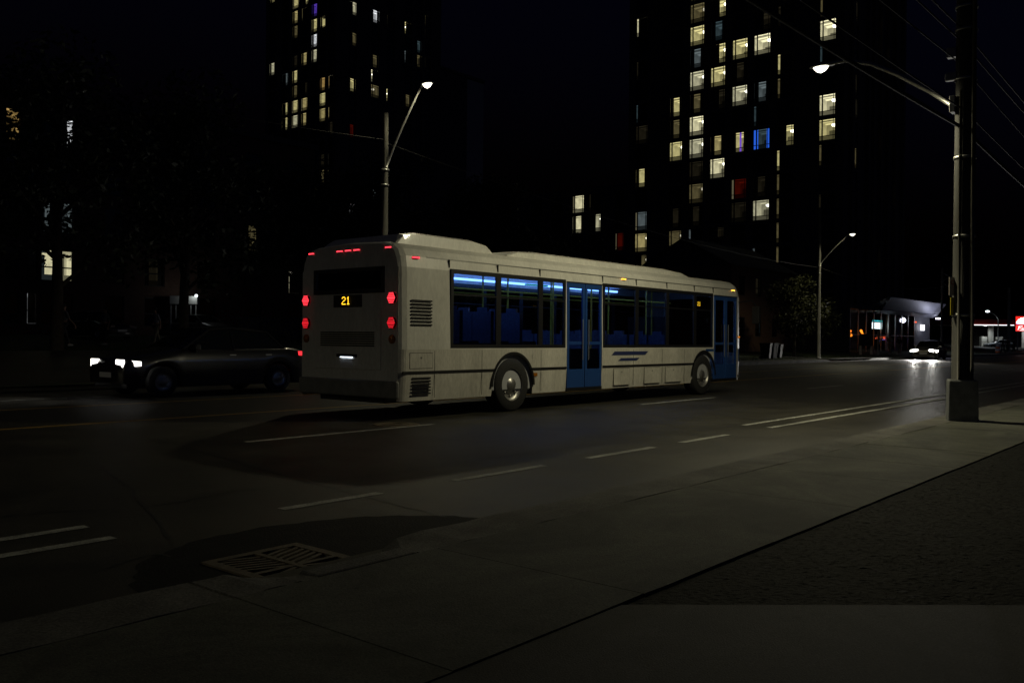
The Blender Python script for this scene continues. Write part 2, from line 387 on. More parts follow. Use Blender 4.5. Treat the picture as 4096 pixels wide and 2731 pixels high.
WIN = [(1.15, 2.3), (2.36, 3.5), (3.56, 4.28), (5.62, 6.85), (6.91, 8.14), (8.2, 9.42), (9.48, 10.32)]
WINL = [(1.15, 2.3), (2.36, 3.5), (3.56, 4.75), (4.81, 6.0), (6.06, 7.25), (7.31, 8.5), (8.56, 9.75), (9.81, 11.3)]
DOOR = [(4.36, 5.56), (10.42, 11.66)]
half = [(0, 1.12), (0, 1.17), (.02, 2.42), (.05, 2.6), (.11, 2.72), (.22, 2.8), (.42, 2.84), (W / 2, 2.87)]
ringp = half + [(W - y, z) for (y, z) in half[-2::-1]]
def inset(x):
    if x < .14: return .06 * (1 - x / .14) ** 2
    if x > 11.6: return .16 * ((x - 11.6) / .5) ** 2
    return 0
def bring(x):
    i = inset(x); dz = i * .55 if x > 6 else i * .6
    return [(x, min(max(y, i * (1 if y < W / 2 else 0)), W - i) if True else y, z - (dz if z > 2.55 else 0)) for (y, z) in
            [((y + i) if y < W / 2 - .01 else (y - i if y > W / 2 + .01 else y), z) for (y, z) in ringp]]
st = sorted(set([0, .05, .14, .6, 11.6, 11.75, 11.9, 12.02, 12.1] + [v for w in WIN + WINL + DOOR for v in w]))
b = MB(); n = len(ringp)
for i in range(len(st) - 1):
    A = bring(st[i]); B = bring(st[i + 1]); xm = (st[i] + st[i + 1]) / 2
    for j in range(n - 1):
        z0, z1 = ringp[j][1], ringp[j + 1][1]; right = j < n / 2 - 1
        band = {round(z0, 2), round(z1, 2)}
        if right:
            if any(a < xm < c for a, c in WIN) and band == {1.17, 2.42}: continue
            if any(a < xm < c for a, c in DOOR) and (band == {1.17, 2.42} or band == {1.12, 1.17}): continue
        else:
            if any(a < xm < c for a, c in WINL) and band == {1.17, 2.42}: continue
        b.face([A[j], B[j], B[j + 1], A[j + 1]])
body = b.build('body', M_bwhite, bus, fix=True)
for p in body.data.polygons: p.use_smooth = False
# lower skirts with wheel arches
AX = (2.75, 9.9); AR = .56
def skirt(x0, x1, y):
    b = MB(); bot = []; top = []
    k = int((x1 - x0) / .04) + 1
    for i in range(k + 1):
        x = x0 + (x1 - x0) * i / k; zb = .3
        for a in AX:
            d = abs(x - a)
            if d < AR: zb = max(zb, .46 + sqrt(AR * AR - d * d))
        sgn = 1 if y < 1 else -1
        yy_ = y + sgn * inset(x)
        bot.append((x, yy_ + sgn * (.03 if zb < .35 else 0), zb)); top.append((x, yy_, 1.12))
    b.grid([bot, [((p[0]), q[1], .76 if p[2] < .76 else p[2]) for p, q in zip(bot, top)], top]); return b
for (x0, x1) in ((0, 4.36), (5.56, 10.42), (11.66, 12.1)): skirt(x0, x1, 0).build('skirt', M_bgrime, bus)
skirt(0, 12.1, W).build('skirt', M_bgrime, bus)
for y in (-.012, W - .012):
    b = MB()
    for (x0, x1) in ((.05, AX[0] - .5), (AX[0] + .5, 4.34), (5.58, AX[1] - .5), (AX[1] + .5, 10.4)): b.box(x0, x1, y, y + .024, .735, .775)
    b.build('rub_rail', M_bdark, bus)
    for a in AX:
        b = MB(); rows = []
        for k in range(25):
            t = pi * k / 24; rows.append([(a + (AR - .0) * cos(t), y, .46 + AR * sin(t)), (a + (AR + .05) * cos(t), y, .46 + (AR + .05) * sin(t)), (a + (AR + .05) * cos(t), y + .024, .46 + (AR + .05) * sin(t)), (a + AR * cos(t), y + .024, .46 + AR * sin(t))])
        b.grid(rows, closed=True); b.build('wheel_arch', M_bdark, bus)
b = MB(); b.box(.1, 12.0, .45, W - .45, .25, .37)
for a in AX: b.box(a - .62, a + .62, .44, .46, .3, 1.1); b.box(a - .62, a + .62, W - .46, W - .44, .3, 1.1)
b.build('underbody', M_bdark, bus)
def wheel(parent, c, r_, w, side, steel=M_rim):
    t = MB().lathe([(r_ * .6, -w / 2), (r_ * .93, -w / 2), (r_, -w / 2 + .03), (r_, w / 2 - .03), (r_ * .93, w / 2), (r_ * .6, w / 2)], 28, (0, 0, 0), 'y').build('wheel', M_rub, parent, True, c)
    m = MB(); ys = side * w / 2
    m.lathe([(r_ * .62, ys), (r_ * .58, ys * .6), (r_ * .3, ys * .5), (r_ * .22, ys * .95), (.001, ys * 1.0)], 20, (0, 0, 0), 'y')
    for k in range(8):
        a = 2 * pi * k / 8; m.sphere((r_ * .42 * cos(a), ys * .62, r_ * .42 * sin(a)), r_ * .05, 6, 4)
    m.build('rim', steel, t, True); return t
for a in AX:
    for (y, sd) in ((.17, -1), (W - .17, 1)): wheel(bus, (a, y, .48), .48, .3, sd)
# side windows
for (ws, y) in ((WIN, .004), (WINL, W - .004)):
    for (x0, x1) in ws:
        b = MB(); e = .035; s_ = 1 if y < 1 else -1
        b.face([(x0, y, 1.17), (x1, y, 1.17), (x1, y + s_ * .02, 2.42), (x0, y + s_ * .02, 2.42)])
        wn_ = b.build('window', G_bus, bus)
        b = MB(); yf = y - s_ * .008
        for (a, c, z0, z1) in ((x0 - .03, x0 + e, 1.14, 2.45), (x1 - e, x1 + .03, 1.14, 2.45), (x0 + e, x1 - e, 1.14, 1.2), (x0 + e, x1 - e, 2.38, 2.45), (x0 + e, x1 - e, 2.02, 2.045)):
            b.box(a, c, min(yf, yf + s_ * .035), max(yf, yf + s_ * .035), z0, z1)
        b.build('window_frame', M_bdark, wn_)
# doors
for (x0, x1) in DOOR:
    xm = (x0 + x1) / 2
    for (a, c) in ((x0, xm), (xm, x1)):
        d = MB()
        for (p, q, z0, z1) in ((a + .01, a + .08, .36, 2.4), (c - .08, c - .01, .36, 2.4), (a + .08, c - .08, 2.3, 2.4), (a + .08, c - .08, .36, .72), (a + .08, c - .08, 1.2, 1.26)): d.box(p, q, .0, .04, z0, z1)
        dd = d.build('door', M_bblue, bus, bevel=.006)
        d = MB(); d.face([(a + .08, .02, .72), (c - .08, .02, .72), (c - .08, .02, 2.3), (a + .08, .02, 2.3)]); d.build('door_glass', G_bus, dd)
        d = MB(); hx = c - .1 if a == x0 else a + .1; d.tube([(hx, -.02, .9), (hx, -.02, 1.7)], .013, 6); d.build('door_handle', M_galv, dd)
    d = MB(); d.box(x0, x1, -.004, .05, 2.4, 2.425); d.box(x0, x1, .0, .06, .3, .36); d.build('door_sill', M_bdark, bus)
# blue print at the front corner and small navy graphic
b = MB(); b.box(11.7, 11.86, -.004 + .035, .03, .78, 1.1); b.box(10.0, 10.4, -.004, .0, 1.04, 1.1); b.build('blue_panel', M_bblue, bus)
b = MB()
for (x0, x1, z0, z1) in ((5.9, 7.35, .98, 1.06), (6.15, 7.0, .86, .92)):
    b.face([(x0, -.004, z0), (x1 - .12, -.004, z0), (x1, -.004, z1), (x0 + .12, -.004, z1)])
b.build('side_graphic', M_navy, bus)
# seams, hatches and vents
M_seam = mat('panel_seam', (.05, .05, .045), .7)
for x in (.75, 1.9, 3.55, 6.75, 7.95, 8.95, 11.72):
    for (y0, y1) in ((-.002, .002), (W - .002, W + .002)): MB().box(x, x + .008, y0, y1, .34, 1.1).build('seam', M_seam, bus)
for x in (1.1, 2.33, 3.53, 5.6, 6.88, 8.17, 9.45, 10.4): MB().box(x, x + .007, .014, .048, 2.47, 2.6).build('seam', M_seam, bus)
MB().box(.6, 11.4, .044, .052, 2.595, 2.612).build('drip_rail', M_galv, bus)
def hatch(x0, x1, z0, z1):
    o = MB().box(x0, x1, -.005, .001, z0, z1).build('access_hatch', M_bgrime, bus)
    b = MB()
    for q in ((x0 - .008, x0, z0 - .008, z1 + .008), (x1, x1 + .008, z0 - .008, z1 + .008), (x0, x1, z0 - .008, z0), (x0, x1, z1, z1 + .008)): b.box(q[0], q[1], -.002, .002, q[2], q[3])
    b.build('seam', M_seam, o); MB().lathe([(.018, 0), (.018, -.006), (.001, -.008)], 10, ((x0 + x1) / 2, -.004, z1 - .07), 'y').build('lock', M_galv, o)
hatch(.2, .7, .82, 1.06); hatch(7.2, 7.85, .36, .7); hatch(8.1, 8.8, .36, .7); hatch(6.0, 6.6, .36, .7)
for k in range(8): MB().box(.22, .68, -.012, .0, 1.5 + k * .055, 1.525 + k * .055).build('vent_slat', M_bdark, bus)
for k in range(6): MB().box(.25, .66, -.008, .0, .4 + k * .05, .425 + k * .05).build('vent_slat', M_bdark, bus)
# rear wall
b = MB(); Y = [.06, .42, 2.13, W - .06]; Z = [.34, .76, 2.06, 2.4, 2.42]; i0 = bring(0)
for i in range(3):
    for j in range(4):
        if i == 1 and j == 2: continue
        b.face([(0, Y[i], Z[j]), (0, Y[i], Z[j + 1]), (0, Y[i + 1], Z[j + 1]), (0, Y[i + 1], Z[j])])
b.face([p for p in i0 if p[2] > 2.36]); b.build('rear_panel', M_bwhite, bus, fix=True)
b = MB(); b.face([(.01, .42, 2.06), (.01, 2.13, 2.06), (.01, 2.13, 2.4), (.01, .42, 2.4)]); rw = b.build('rear_window', G_bus, bus)
b = MB()
for (y0, y1, z0, z1) in ((.38, .46, 2.02, 2.44), (2.09, 2.17, 2.02, 2.44), (.46, 2.09, 2.02, 2.09), (.46, 2.09, 2.38, 2.44)): b.box(-.012, .02, y0, y1, z0, z1)
b.build('window_frame', M_bdark, rw)
b = MB(); b.box(-.05, .02, .03, W - .03, .34, .62); b.build('bumper', mat('bumper_grey', (.2, .2, .19), .5, var=.2, scale=6), bus, bevel=.03)
# engine hatch and louvres
b = MB(); b.box(-.014, -.001, .45, 2.1, .78, 1.78); b.build('engine_hatch', M_bwhite, bus, bevel=.006)
for k in range(7): MB().box(-.03, -.014, .6, 1.95, 1.16 + k * .036, 1.178 + k * .036).build('louvre', M_bdark, bus)
def led_disc(parent, c, r_, m, lens):
    o = MB().lathe([(r_, 0), (r_, -.025), (r_ * .9, -.032), (.001, -.034)], 20, c, 'x').build('tail_light', lens, parent, True)
    d = MB()
    for ix in range(-3, 4):
        for iy in range(-3, 4):
            y, z = ix * r_ * .27 + (iy % 2) * r_ * .13, iy * r_ * .25
            if y * y + z * z < (r_ * .88) ** 2: d.sphere((c[0] - .034, c[1] + y, c[2] + z), r_ * .085, 6, 4)
    d.box(c[0] - .042, c[0] - .034, c[1] - r_ * .8, c[1] + r_ * .8, c[2] - .008, c[2] + .008); d.build('led', m, o); return o
for y in (.19, W - .19):
    led_disc(bus, (-.002, y, 1.93), .1, E_red, M_redlens); led_disc(bus, (-.002, y, 1.54), .1, E_red2, M_redlens)
    o = MB().lathe([(.07, 0), (.07, -.02), (.001, -.03)], 16, (-.002, y, 1.28), 'x').build('turn_signal', M_ambl, bus, True)
def marker(c, size, m, lens):
    o = MB().box(c[0] - size[0] * .6, c[0] + size[0] * .6, c[1] - size[1] * .6, c[1] + size[1] * .6, c[2] - size[2] * .6, c[2] + size[2] * .6).build('marker_light', lens, bus, bevel=.006)
    MB().box(c[0] - size[0] * .62, c[0] + size[0] * .62, c[1] - size[1] * .62, c[1] + size[1] * .62, c[2] - size[2] * .35, c[2] + size[2] * .35).build('led', m, o)
for y in (.3, 1.06, 1.275, 1.49, W - .3): marker((-.002 + (.0 if .5 < y < 2 else .005), y, 2.73), (.03, .1, .03), E_red, M_redlens)
marker((.35, .035, 2.58), (.1, .03, .035), E_red, M_redlens)
marker((6.4, .035, 2.58), (.1, .03, .035), E_amb, M_ambl); marker((11.5, .035, 2.58), (.1, .03, .035), E_amb, M_ambl)
marker((11.78, .04, 1.4), (.16, .03, .055), E_amb2, M_ambl)
MB().box(3.3, 3.44, -.008, 0, .62, .68).build('reflector', M_ambl, bus)
o = MB().box(-.03, 0, 1.02, 1.53, .98, 1.03).build('plate_light', M_bdark, bus, bevel=.005)
MB().box(-.031, -.02, 1.12, 1.43, .974, .985).build('led', E_plate, o)
MB().box(-.02, -.002, 1.12, 1.43, .8, .95).build('licence_plate', mat('plate_white', (.7, .7, .7), .5), bus)
FONT = {'2': ['01110', '10001', '00001', '00110', '01000', '10000', '11111'], '1': ['00100', '01100', '00100', '00100', '00100', '00100', '01110']}
def led_text(txt, origin, du, pitch, m, parent, nrm):
    d = MB(); O = Vector(origin); du = Vector(du); x = 0
    for ch in txt:
        for r_, row in enumerate(FONT[ch]):
            for c_, v in enumerate(row):
                if v == '1':
                    p = O + du * (x + c_) * pitch - Vector((0, 0, 1)) * r_ * pitch; d.sphere(p, pitch * .42, 6, 4)
        x += 6
    return d.build('led_text', m, parent)
o = MB().box(-.016, -.001, .92, 1.63, 1.8, 2.0).build('rear_sign', M_bdark, bus, bevel=.004)
led_text('21', (-.018, 1.40, 1.965), (0, -1, 0), .019, E_yel, o, None)
o = MB().box(9.55, 10.3, .03, .07, 2.14, 2.36).build('side_sign', M_bdark, bus)
led_text('21', (9.62, .026, 2.22), (1, 0, 0), .014, E_yel, o, None)
# roof pods
def pod(x0, x1, h, y0=.32, slope=.5):
    b = MB(); rows = []
    for (x, k) in ((x0, 0), (x0 + slope * .35, .75), (x0 + slope, 1), (x1 - slope, 1), (x1 - slope * .35, .72), (x1, 0)):
        z0 = 2.8; z1 = 2.84 + h * k
        rows.append([(x, y0, z0), (x, y0 + .03, z1 - .04 * k), (x, y0 + .16, z1), (x, W - y0 - .16, z1), (x, W - y0 - .03, z1 - .04 * k), (x, W - y0, z0)])
    b.grid(rows); return b.build('roof_pod', M_bwhite, bus)
pod(.2, 2.55, .2); pod(2.95, 9.7, .13, slope=.9)
# front: windscreen, sign, headlights, mirrors
FR = bring(12.1); b = MB(); b.face([p for p in FR if p[2] > 2.36])
yl = .16
for (y0, y1, z0, z1) in ((yl, W - yl, .34, 1.0), (yl, .3, 1.0, 2.42), (W - .3, W - yl, 1.0, 2.42)): b.box(12.06, 12.1, y0, y1, z0, z1)
b.build('front_panel', M_bwhite, bus)
b = MB(); b.face([(12.095, .3, 1.0), (12.095, W - .3, 1.0), (12.06, W - .3, 2.42), (12.06, .3, 2.42)]); b.build('windscreen', G_bus, bus)
for y in (.42, W - .42):
    o = MB().lathe([(.1, 0), (.1, .03), (.001, .05)], 16, (12.1, y, .72), 'x').build('headlight', emit('bus_headlight', (1, .95, .85), 2), bus, True)
for (y, s_) in ((.1, -1), (W - .1, 1)):
    b = MB(); b.tube([(12.0, y, 2.3), (12.3, y + s_ * .2, 2.35), (12.42, y + s_ * .28, 2.2)], .02, 6); b.box(12.36, 12.46, y + s_ * .28 - .1, y + s_ * .28 + .1, 1.75, 2.2)
    b.build('mirror', M_bdark, bus, bevel=.01)
# interior
b = MB(); b.box(3.6, 12.0, .06, W - .06, .38, .42); b.box(.05, 3.6, .06, W - .06, .38, .78); b.build('interior_floor', M_floor, bus)
MB().box(.06, 11.8, .12, W - .12, 2.6, 2.62).build('interior_ceiling', M_lining, bus)
b = MB(); b.box(.9, 10.3, .05, .07, .4, 1.12); b.box(.9, 11.3, W - .07, W - .05, .4, 1.12); b.box(.85, .9, .07, W - .07, .78, 2.0); b.build('interior_lining', M_lining, bus)
for y in (.2, W - .27):
    b = MB(); b.box(1.0, 9.6, y, y + .06, 2.5, 2.54); b.build('light_strip', E_blue, bus)
sb = MB(); sb.box(0, .42, 0, .44, .4, .48); sb.box(-.06, .02, 0, .44, .44, 1.0); sb.box(-.05, .0, .1, .34, 1.0, 1.08); sb.box(.1, .3, .18, .26, 0, .4)
sme = sb.mesh('seat', M_seat)
for x in (1.5, 2.3, 3.1, 5.9, 6.7, 7.5, 8.3):
    for y in (.1, .56, 1.55, 2.01):
        if x > 5 and y in (.56, 1.55) and x > 7: continue
        link('seat', sme, bus, (x, y, .78 if x < 3.5 else .42))
pm = MB().tube([(0, 0, 0), (0, 0, 2.18)], .018, 8).mesh('grab_pole', M_yel)
for (x, y) in ((3.7, .95), (3.7, 1.6), (4.3, .3), (5.6, .3), (5.8, 1.5), (7.2, .95), (7.2, 1.6), (8.8, .95), (10.3, .5), (10.3, 1.7)): link('grab_pole', pm, bus, (x, y, .42))
b = MB(); b.tube([(1.4, .75, 2.2), (9.6, .75, 2.2)], .016, 6); b.tube([(1.4, 1.8, 2.2), (9.6, 1.8, 2.2)], .016, 6); b.build('grab_rail', M_yel, bus)
MB().box(4.6, 5.3, 1.2, 1.26, 2.4, 2.43).build('exit_light', E_green, bus)
MB().box(10.35, 10.38, 1.3, W - .1, .42, 1.9).build('driver_partition', M_bdark, bus)

# ------------------------------------------------------------------ cars
def make_car(name, label, loc, rz, paint, L=4.55, hw=.88, roof=1.45, heads=None, tails=None, suv=0., group=None, hs=1.):
    t = thing(name, label, 'car', loc, rz, group)
    wx = (.82, L - .82); wr = .33
    def top(x):
        P = [(0, .62 + suv), (.06, .74 + suv), (1.1, .92 + suv), (1.3, .97 + suv), (L - 1.0, 1.0 + suv), (L - .55, 1.0 + suv), (L - .06, .93 + suv), (L, .8 + suv)]
        for i in range(len(P) - 1):
            if P[i][0] <= x <= P[i + 1][0]:
                k = (x - P[i][0]) / (P[i + 1][0] - P[i][0]); return P[i][1] * (1 - k) + P[i + 1][1] * k
        return P[-1][1]
    rows = []; N = 72
    for i in range(N + 1):
        x = L * i / N; w = hw
        if x < .5: w = hw * (1 - .16 * (1 - x / .5) ** 2)
        if x > L - .4: w = hw * (1 - .1 * (1 - (L - x) / .4) ** 2)
        zb = .24
        if x < .15: zb = .3
        for a in wx:
            d = abs(x - a)
            if d < wr + .06: zb = max(zb, .33 + sqrt((wr + .06) ** 2 - d * d))
        zt = top(x); zm = max(zb + .02, .52); sh = zt - .08
        zm = min(zm, sh - .01)
        h = [(w * .96, zb), (w, zm), (w * .985, max(zm + .01, (zm + sh) / 2)), (w * .96, sh), (w * .88, zt - .01), (w * .5, zt + .02), (0, zt + .03)]
        rows.append([(x, -y, z) for (y, z) in h] + [(x, y, z) for (y, z) in h[-2::-1]])
    b = MB(); b.grid(rows); b.face(rows[0]); b.face(rows[-1][::-1])
    bo = b.build('body', paint, t, True, fix=True)
    MB().box(.1, L - .1, -hw * .8, hw * .8, .2, .5).build('underbody', M_bdark, t)
    # greenhouse
    z0 = .95 + suv; st_ = [(1.25, z0), (2.0, roof - .04), (2.5, roof), (3.2, roof - .02), (3.55, roof - .09), (L - .55, z0 + .03)]
    g = []
    for (x, z) in st_:
        k = (z - z0) / (roof - z0); g.append((x, z, hw * (.9 - .2 * k)))
    b = MB(); rows = [[(x, -w, z), (x, -w * .75, z + .02), (x, 0, z + .035), (x, w * .75, z + .02), (x, w, z)] for (x, z, w) in g[1:5]]
    b.grid(rows); b.build('roof', paint, t, True)
    def side(s_):
        wb = hw * .9
        A = (1.3, s_ * wb, z0); B = (2.02, s_ * g[1][2], g[1][1] - .02); C = (2.55, s_ * g[2][2], g[2][1] - .02); D = (3.5, s_ * g[4][2], g[4][1] - .01); E_ = (L - .62, s_ * wb * .98, z0); M1 = (2.55, s_ * wb, z0)
        M_dg = mat('car_glass', (.01, .011, .012), .05, spec=.7)
        m = MB(); m.face([A, M1, C, B]); m.build('side_window', M_dg, t); m = MB(); m.face([M1, E_, D, C]); m.build('side_window', M_dg, t)
        m = MB(); o_ = s_ * .006
        m.tube([(p[0], p[1] + o_, p[2]) for p in (A, B, C, D, E_)], .028, 6); m.tube([(p[0], p[1] + o_, p[2]) for p in (M1, C)], .025, 6); m.build('pillar', paint, t)
        mm = MB(); mm.box(1.5, 1.62, min(s_ * wb, s_ * (wb + .2)), max(s_ * wb, s_ * (wb + .2)), z0 - .02, z0 + .12); mm.build('mirror', paint, t, bevel=.02)
        for xh in (2.4, 3.35): MB().box(xh, xh + .16, s_ * hw * .985 - .015, s_ * hw * .985 + .015, z0 - .14, z0 - .115).build('door_handle', M_galv, t)
    side(-1); side(1)
    M_dg = MATS['car_glass']
    m = MB(); m.grid([[(1.27, y * hw * .88, z0 + .005 + .02 * (1 - abs(y))) for y in (-1, -.5, 0, .5, 1)], [(2.0, y * g[1][2], roof - .045 + .03 * (1 - y * y)) for y in (-1, -.5, 0, .5, 1)]]); m.build('windscreen', M_dg, t, True)
    m = MB(); m.grid([[(L - .57, y * hw * .87, z0 + .03) for y in (-1, 0, 1)], [(3.54, y * g[4][2], roof - .09 + .02 * (1 - y * y)) for y in (-1, 0, 1)]]); m.build('rear_window', M_dg, t, True)
    for a in wx:
        for s_ in (-1, 1): wheel(t, (a, s_ * (hw - .11), .33), .33, .2, s_)
    for s_ in (-1, 1):
        y0 = s_ * hw * .8; hz = .66 + suv
        m = MB(); m.grid([[(.03 + .16 * k, y0 - s_ * .32 * (1 - k) + s_ * .075 * k, hz + dz * hs * (1 - .3 * k)) for k in (0, .35, .7, 1, 1.5)] for dz in (-.085, .085)])
        m.box(.005, .05, min(y0, y0 - s_ * .3), max(y0, y0 - s_ * .3), hz - .08 * hs, hz + .08 * hs)
        m.build('headlight', heads or mat('headlamp_clear', (.5, .5, .5), .1, .5), t)
        m = MB(); ty = s_ * hw * .78; m.box(L - .03, L + .012, min(ty, ty - s_ * .34), max(ty, ty - s_ * .34), .8 + suv, .9 + suv); m.box(L - .25, L - .03, s_ * hw * .93 - .02, s_ * hw * .93 + .02, .8 + suv, .9 + suv)
        m.build('tail_light', tails or M_redlens, t)
    if heads:
        for s_ in (-1, 1): MB().lathe([(.07, 0), (.07, -.02), (.001, -.03)], 12, (.03, s_ * hw * .66, .42), 'x').build('added_fog_light', heads, t)  # lit lamps added below to make the headlights look larger and brighter
    MB().box(-.012, .03, -.5, .5, .36 + suv * .5, .52 + suv * .5).build('grille', M_bdark, t)
    MB().box(-.018, -.008, -.26, .26, .42, .53).build('licence_plate', mat('plate_white', (.7, .7, .7), .5), t)
    MB().box(L, L + .01, -.26, .26, .62, .74).build('licence_plate', mat('plate_white', (.7, .7, .7), .5), t)
    return t
E_head = emit('headlamp_lit', (1, .97, .9), 3); E_head2 = emit('headlamp_lit_far', (1, .98, .92), 14); E_tail = emit('tail_lit', (1, .03, .04), 1.6)
P_dark = mat('car_paint_black', (.012, .012, .014), .3, coat=.6); P_grey = mat('car_paint_grey', (.2, .19, .16), .35, .3, coat=.5); P_white = mat('car_paint_white', (.6, .62, .66), .35, coat=.5)
c1 = make_car('sedan', 'black car with blazing headlights driving left behind the bus', (9.0, 18.7, 0), 0, P_dark, heads=E_head, tails=E_tail, suv=.06, roof=1.5)
c2 = make_car('sedan', 'grey car facing us with both headlights on beside the pole', (71.8, 19.6, 0), R(4), P_grey, heads=E_head2, hs=1.5)
c3 = make_car('sedan', 'white parked car under the petrol station canopy', (165.9, 35.5, .42), R(-50), P_white)
c4 = make_car('sedan', 'dark car parked nose out before the left apartment block', (22.3, 44.6, zfar(45) + .02), R(95), P_dark)
c5 = make_car('sedan', 'silver parked car half hidden beside the lit entrance porch', (30.2, 47.5, zfar(47) + .02), R(100), P_grey)
for (o, y) in ((c1, .62), (c1, -.62), (c2, .62), (c2, -.62)):
    far = o is c2
    spot('headlight_beam', (-.05, y, .66), (-20, y, -.1 if not far else .1), 1500 if far else 40, (1, .97, .9), 75, .7, .07, o)

# ------------------------------------------------------------------ buildings with real window openings
def room_mats(key, col, k):
    out = []
    for (n, f_) in (('ceiling', 1.5), ('back', .42), ('side', .75), ('floor', .12), ('lamp', 7)):  # surfaces glow by themselves; lamplight falling on each is put into its emission
        c = col if n != 'lamp' else tuple(.5 + .5 * v for v in col)
        out.append(emit('room_%s_%s' % (key, n), c, k * f_, var=.22 if n != 'lamp' else 0))
    return out
WARM = (1, .86, .38)
ROOM = {'lit': room_mats('warm', WARM, .6), 'bri': room_mats('warm_bright', (1, .9, .55), .85), 'litb': room_mats('warm_b', (1, .8, .33), .4), 'litc': room_mats('warm_c', (1, .92, .6), .52), 'dim': room_mats('warm_dim', (1, .8, .36), .1), 'vdm': room_mats('warm_faint', (1, .8, .45), .012),
        'wht': room_mats('white', (.95, .95, 1), .85), 'gry': room_mats('grey', (.75, .9, .95), .12), 'cyn': room_mats('blue_grey', (.45, .7, .8), .07), 'blu': room_mats('blue', (.05, .15, 1), .3),
        'pur': room_mats('purple', (.22, .1, 1), .38), 'red': room_mats('red', (.9, .05, .01), .05), 'org': room_mats('amber', (1, .62, .2), .38)}
C_dark = mat('curtain_dark', (.06, .05, .04), .9); C_pale = emit('curtain_backlit', (1, .85, .5), .1)
C_pur = emit('curtain_purple_lit', (.3, .12, 1), .6); C_blue = emit('curtain_blue_lit', (.03, .16, 1), .75)
_wm = {}
def wmesh(w, h, style):
    k = ('w', round(w, 2), round(h, 2), style)
    if k not in _wm:
        b = MB(); t = .05
        b.box(-w / 2, -w / 2 + t, .05, .14, -h / 2, h / 2); b.box(w / 2 - t, w / 2, .05, .14, -h / 2, h / 2)
        b.box(-w / 2 + t, w / 2 - t, .05, .14, -h / 2, -h / 2 + t); b.box(-w / 2 + t, w / 2 - t, .05, .14, h / 2 - t, h / 2)
        if style == 0:
            b.box(-w * .34, -w * .34 + .13, .055, .135, -h / 2 + t, h / 2 - t); b.box(w * .36, w * .36 + .045, .055, .135, -h / 2 + t, h / 2 - t)
            b.box(-w / 2 + t, -w * .34, .056, .134, -h * .3, -h * .3 + .07); b.box(-w * .34 + .13, w * .36, .056, .134, -h * .3, -h * .3 + .07); b.box(w * .36 + .045, w / 2 - t, .056, .134, -h * .3, -h * .3 + .07)
            b.box(-w * .34 + .13, w * .36, .056, .134, h * .4, h * .4 + .035)
        elif style == 1:
            b.box(-w / 2 + t, w / 2 - t, .056, .134, -h * .08, -h * .08 + .07)
        _wm[k] = b.mesh('window', M_frame)
    return _wm[k]
def pmesh(w, h, lit):
    k = ('p', round(w, 2), round(h, 2), lit)
    if k not in _wm:
        b = MB(); b.face([(-w / 2 + .05, .1, -h / 2 + .05), (w / 2 - .05, .1, -h / 2 + .05), (w / 2 - .05, .1, h / 2 - .05), (-w / 2 + .05, .1, h / 2 - .05)]); _wm[k] = b.mesh('pane', G_win if lit else M_offglass)
    return _wm[k]
def rmesh(w, h, key, dep, lamp):
    k = ('r', round(w, 2), round(h, 2), key, dep, lamp)
    if k not in _wm:
        b = MB(); x0, x1, y0, y1, z0, z1 = -w / 2 - .25, w / 2 + .5, .2, dep, -h / 2 - .05, h / 2 + .02
        b.face([(x0, y0, z1), (x1, y0, z1), (x1, y1, z1), (x0, y1, z1)], 0); b.face([(x0, y1, z0), (x1, y1, z0), (x1, y1, z1), (x0, y1, z1)], 1)
        b.face([(x0, y0, z0), (x0, y1, z0), (x0, y1, z1), (x0, y0, z1)], 2); b.face([(x1, y0, z0), (x1, y1, z0), (x1, y1, z1), (x1, y0, z1)], 2); b.face([(x0, y0, z0), (x1, y0, z0), (x1, y1, z0), (x0, y1, z0)], 3)
        b.box(x0 + .5, x0 + 1.1, y1 - .5, y1 - .05, z0, z0 + 1.6, 3); b.box(x0, x1, y0 + .6, y0 + .68, z1 - .16, z1 - .001, 1)
        b.box(x0, x1, y1 * .6, y1 * .6 + .05, z1 - .12, z1 - .001, 2)
        b.box(x0, x1, .24, .3, z0, -h * .29, 3)
        if lamp: b.lathe([(.001, -.2), (.2, -.16), (.28, -.02), (.22, .1), (.06, .14), (.001, .14)], 10, (w * .22, 1.1, h / 2 - .5), mi=4)
        _wm[k] = b.mesh('room', ROOM[key])
    return _wm[k]
def curtain(w, h, x0, x1, m, parent):
    b = MB(); n = max(4, int((x1 - x0) / .09)); r2 = random.Random(int(x0 * 50 + x1 * 9))
    P = [(x0 + (x1 - x0) * i / n, .17 + .03 * (i % 2) + r2.uniform(0, .01)) for i in range(n + 1)]
    b.grid([[(x, y, -h / 2 + .06) for (x, y) in P], [(x, y, h / 2 - .03) for (x, y) in P]]); return b.build('curtain', m, parent)
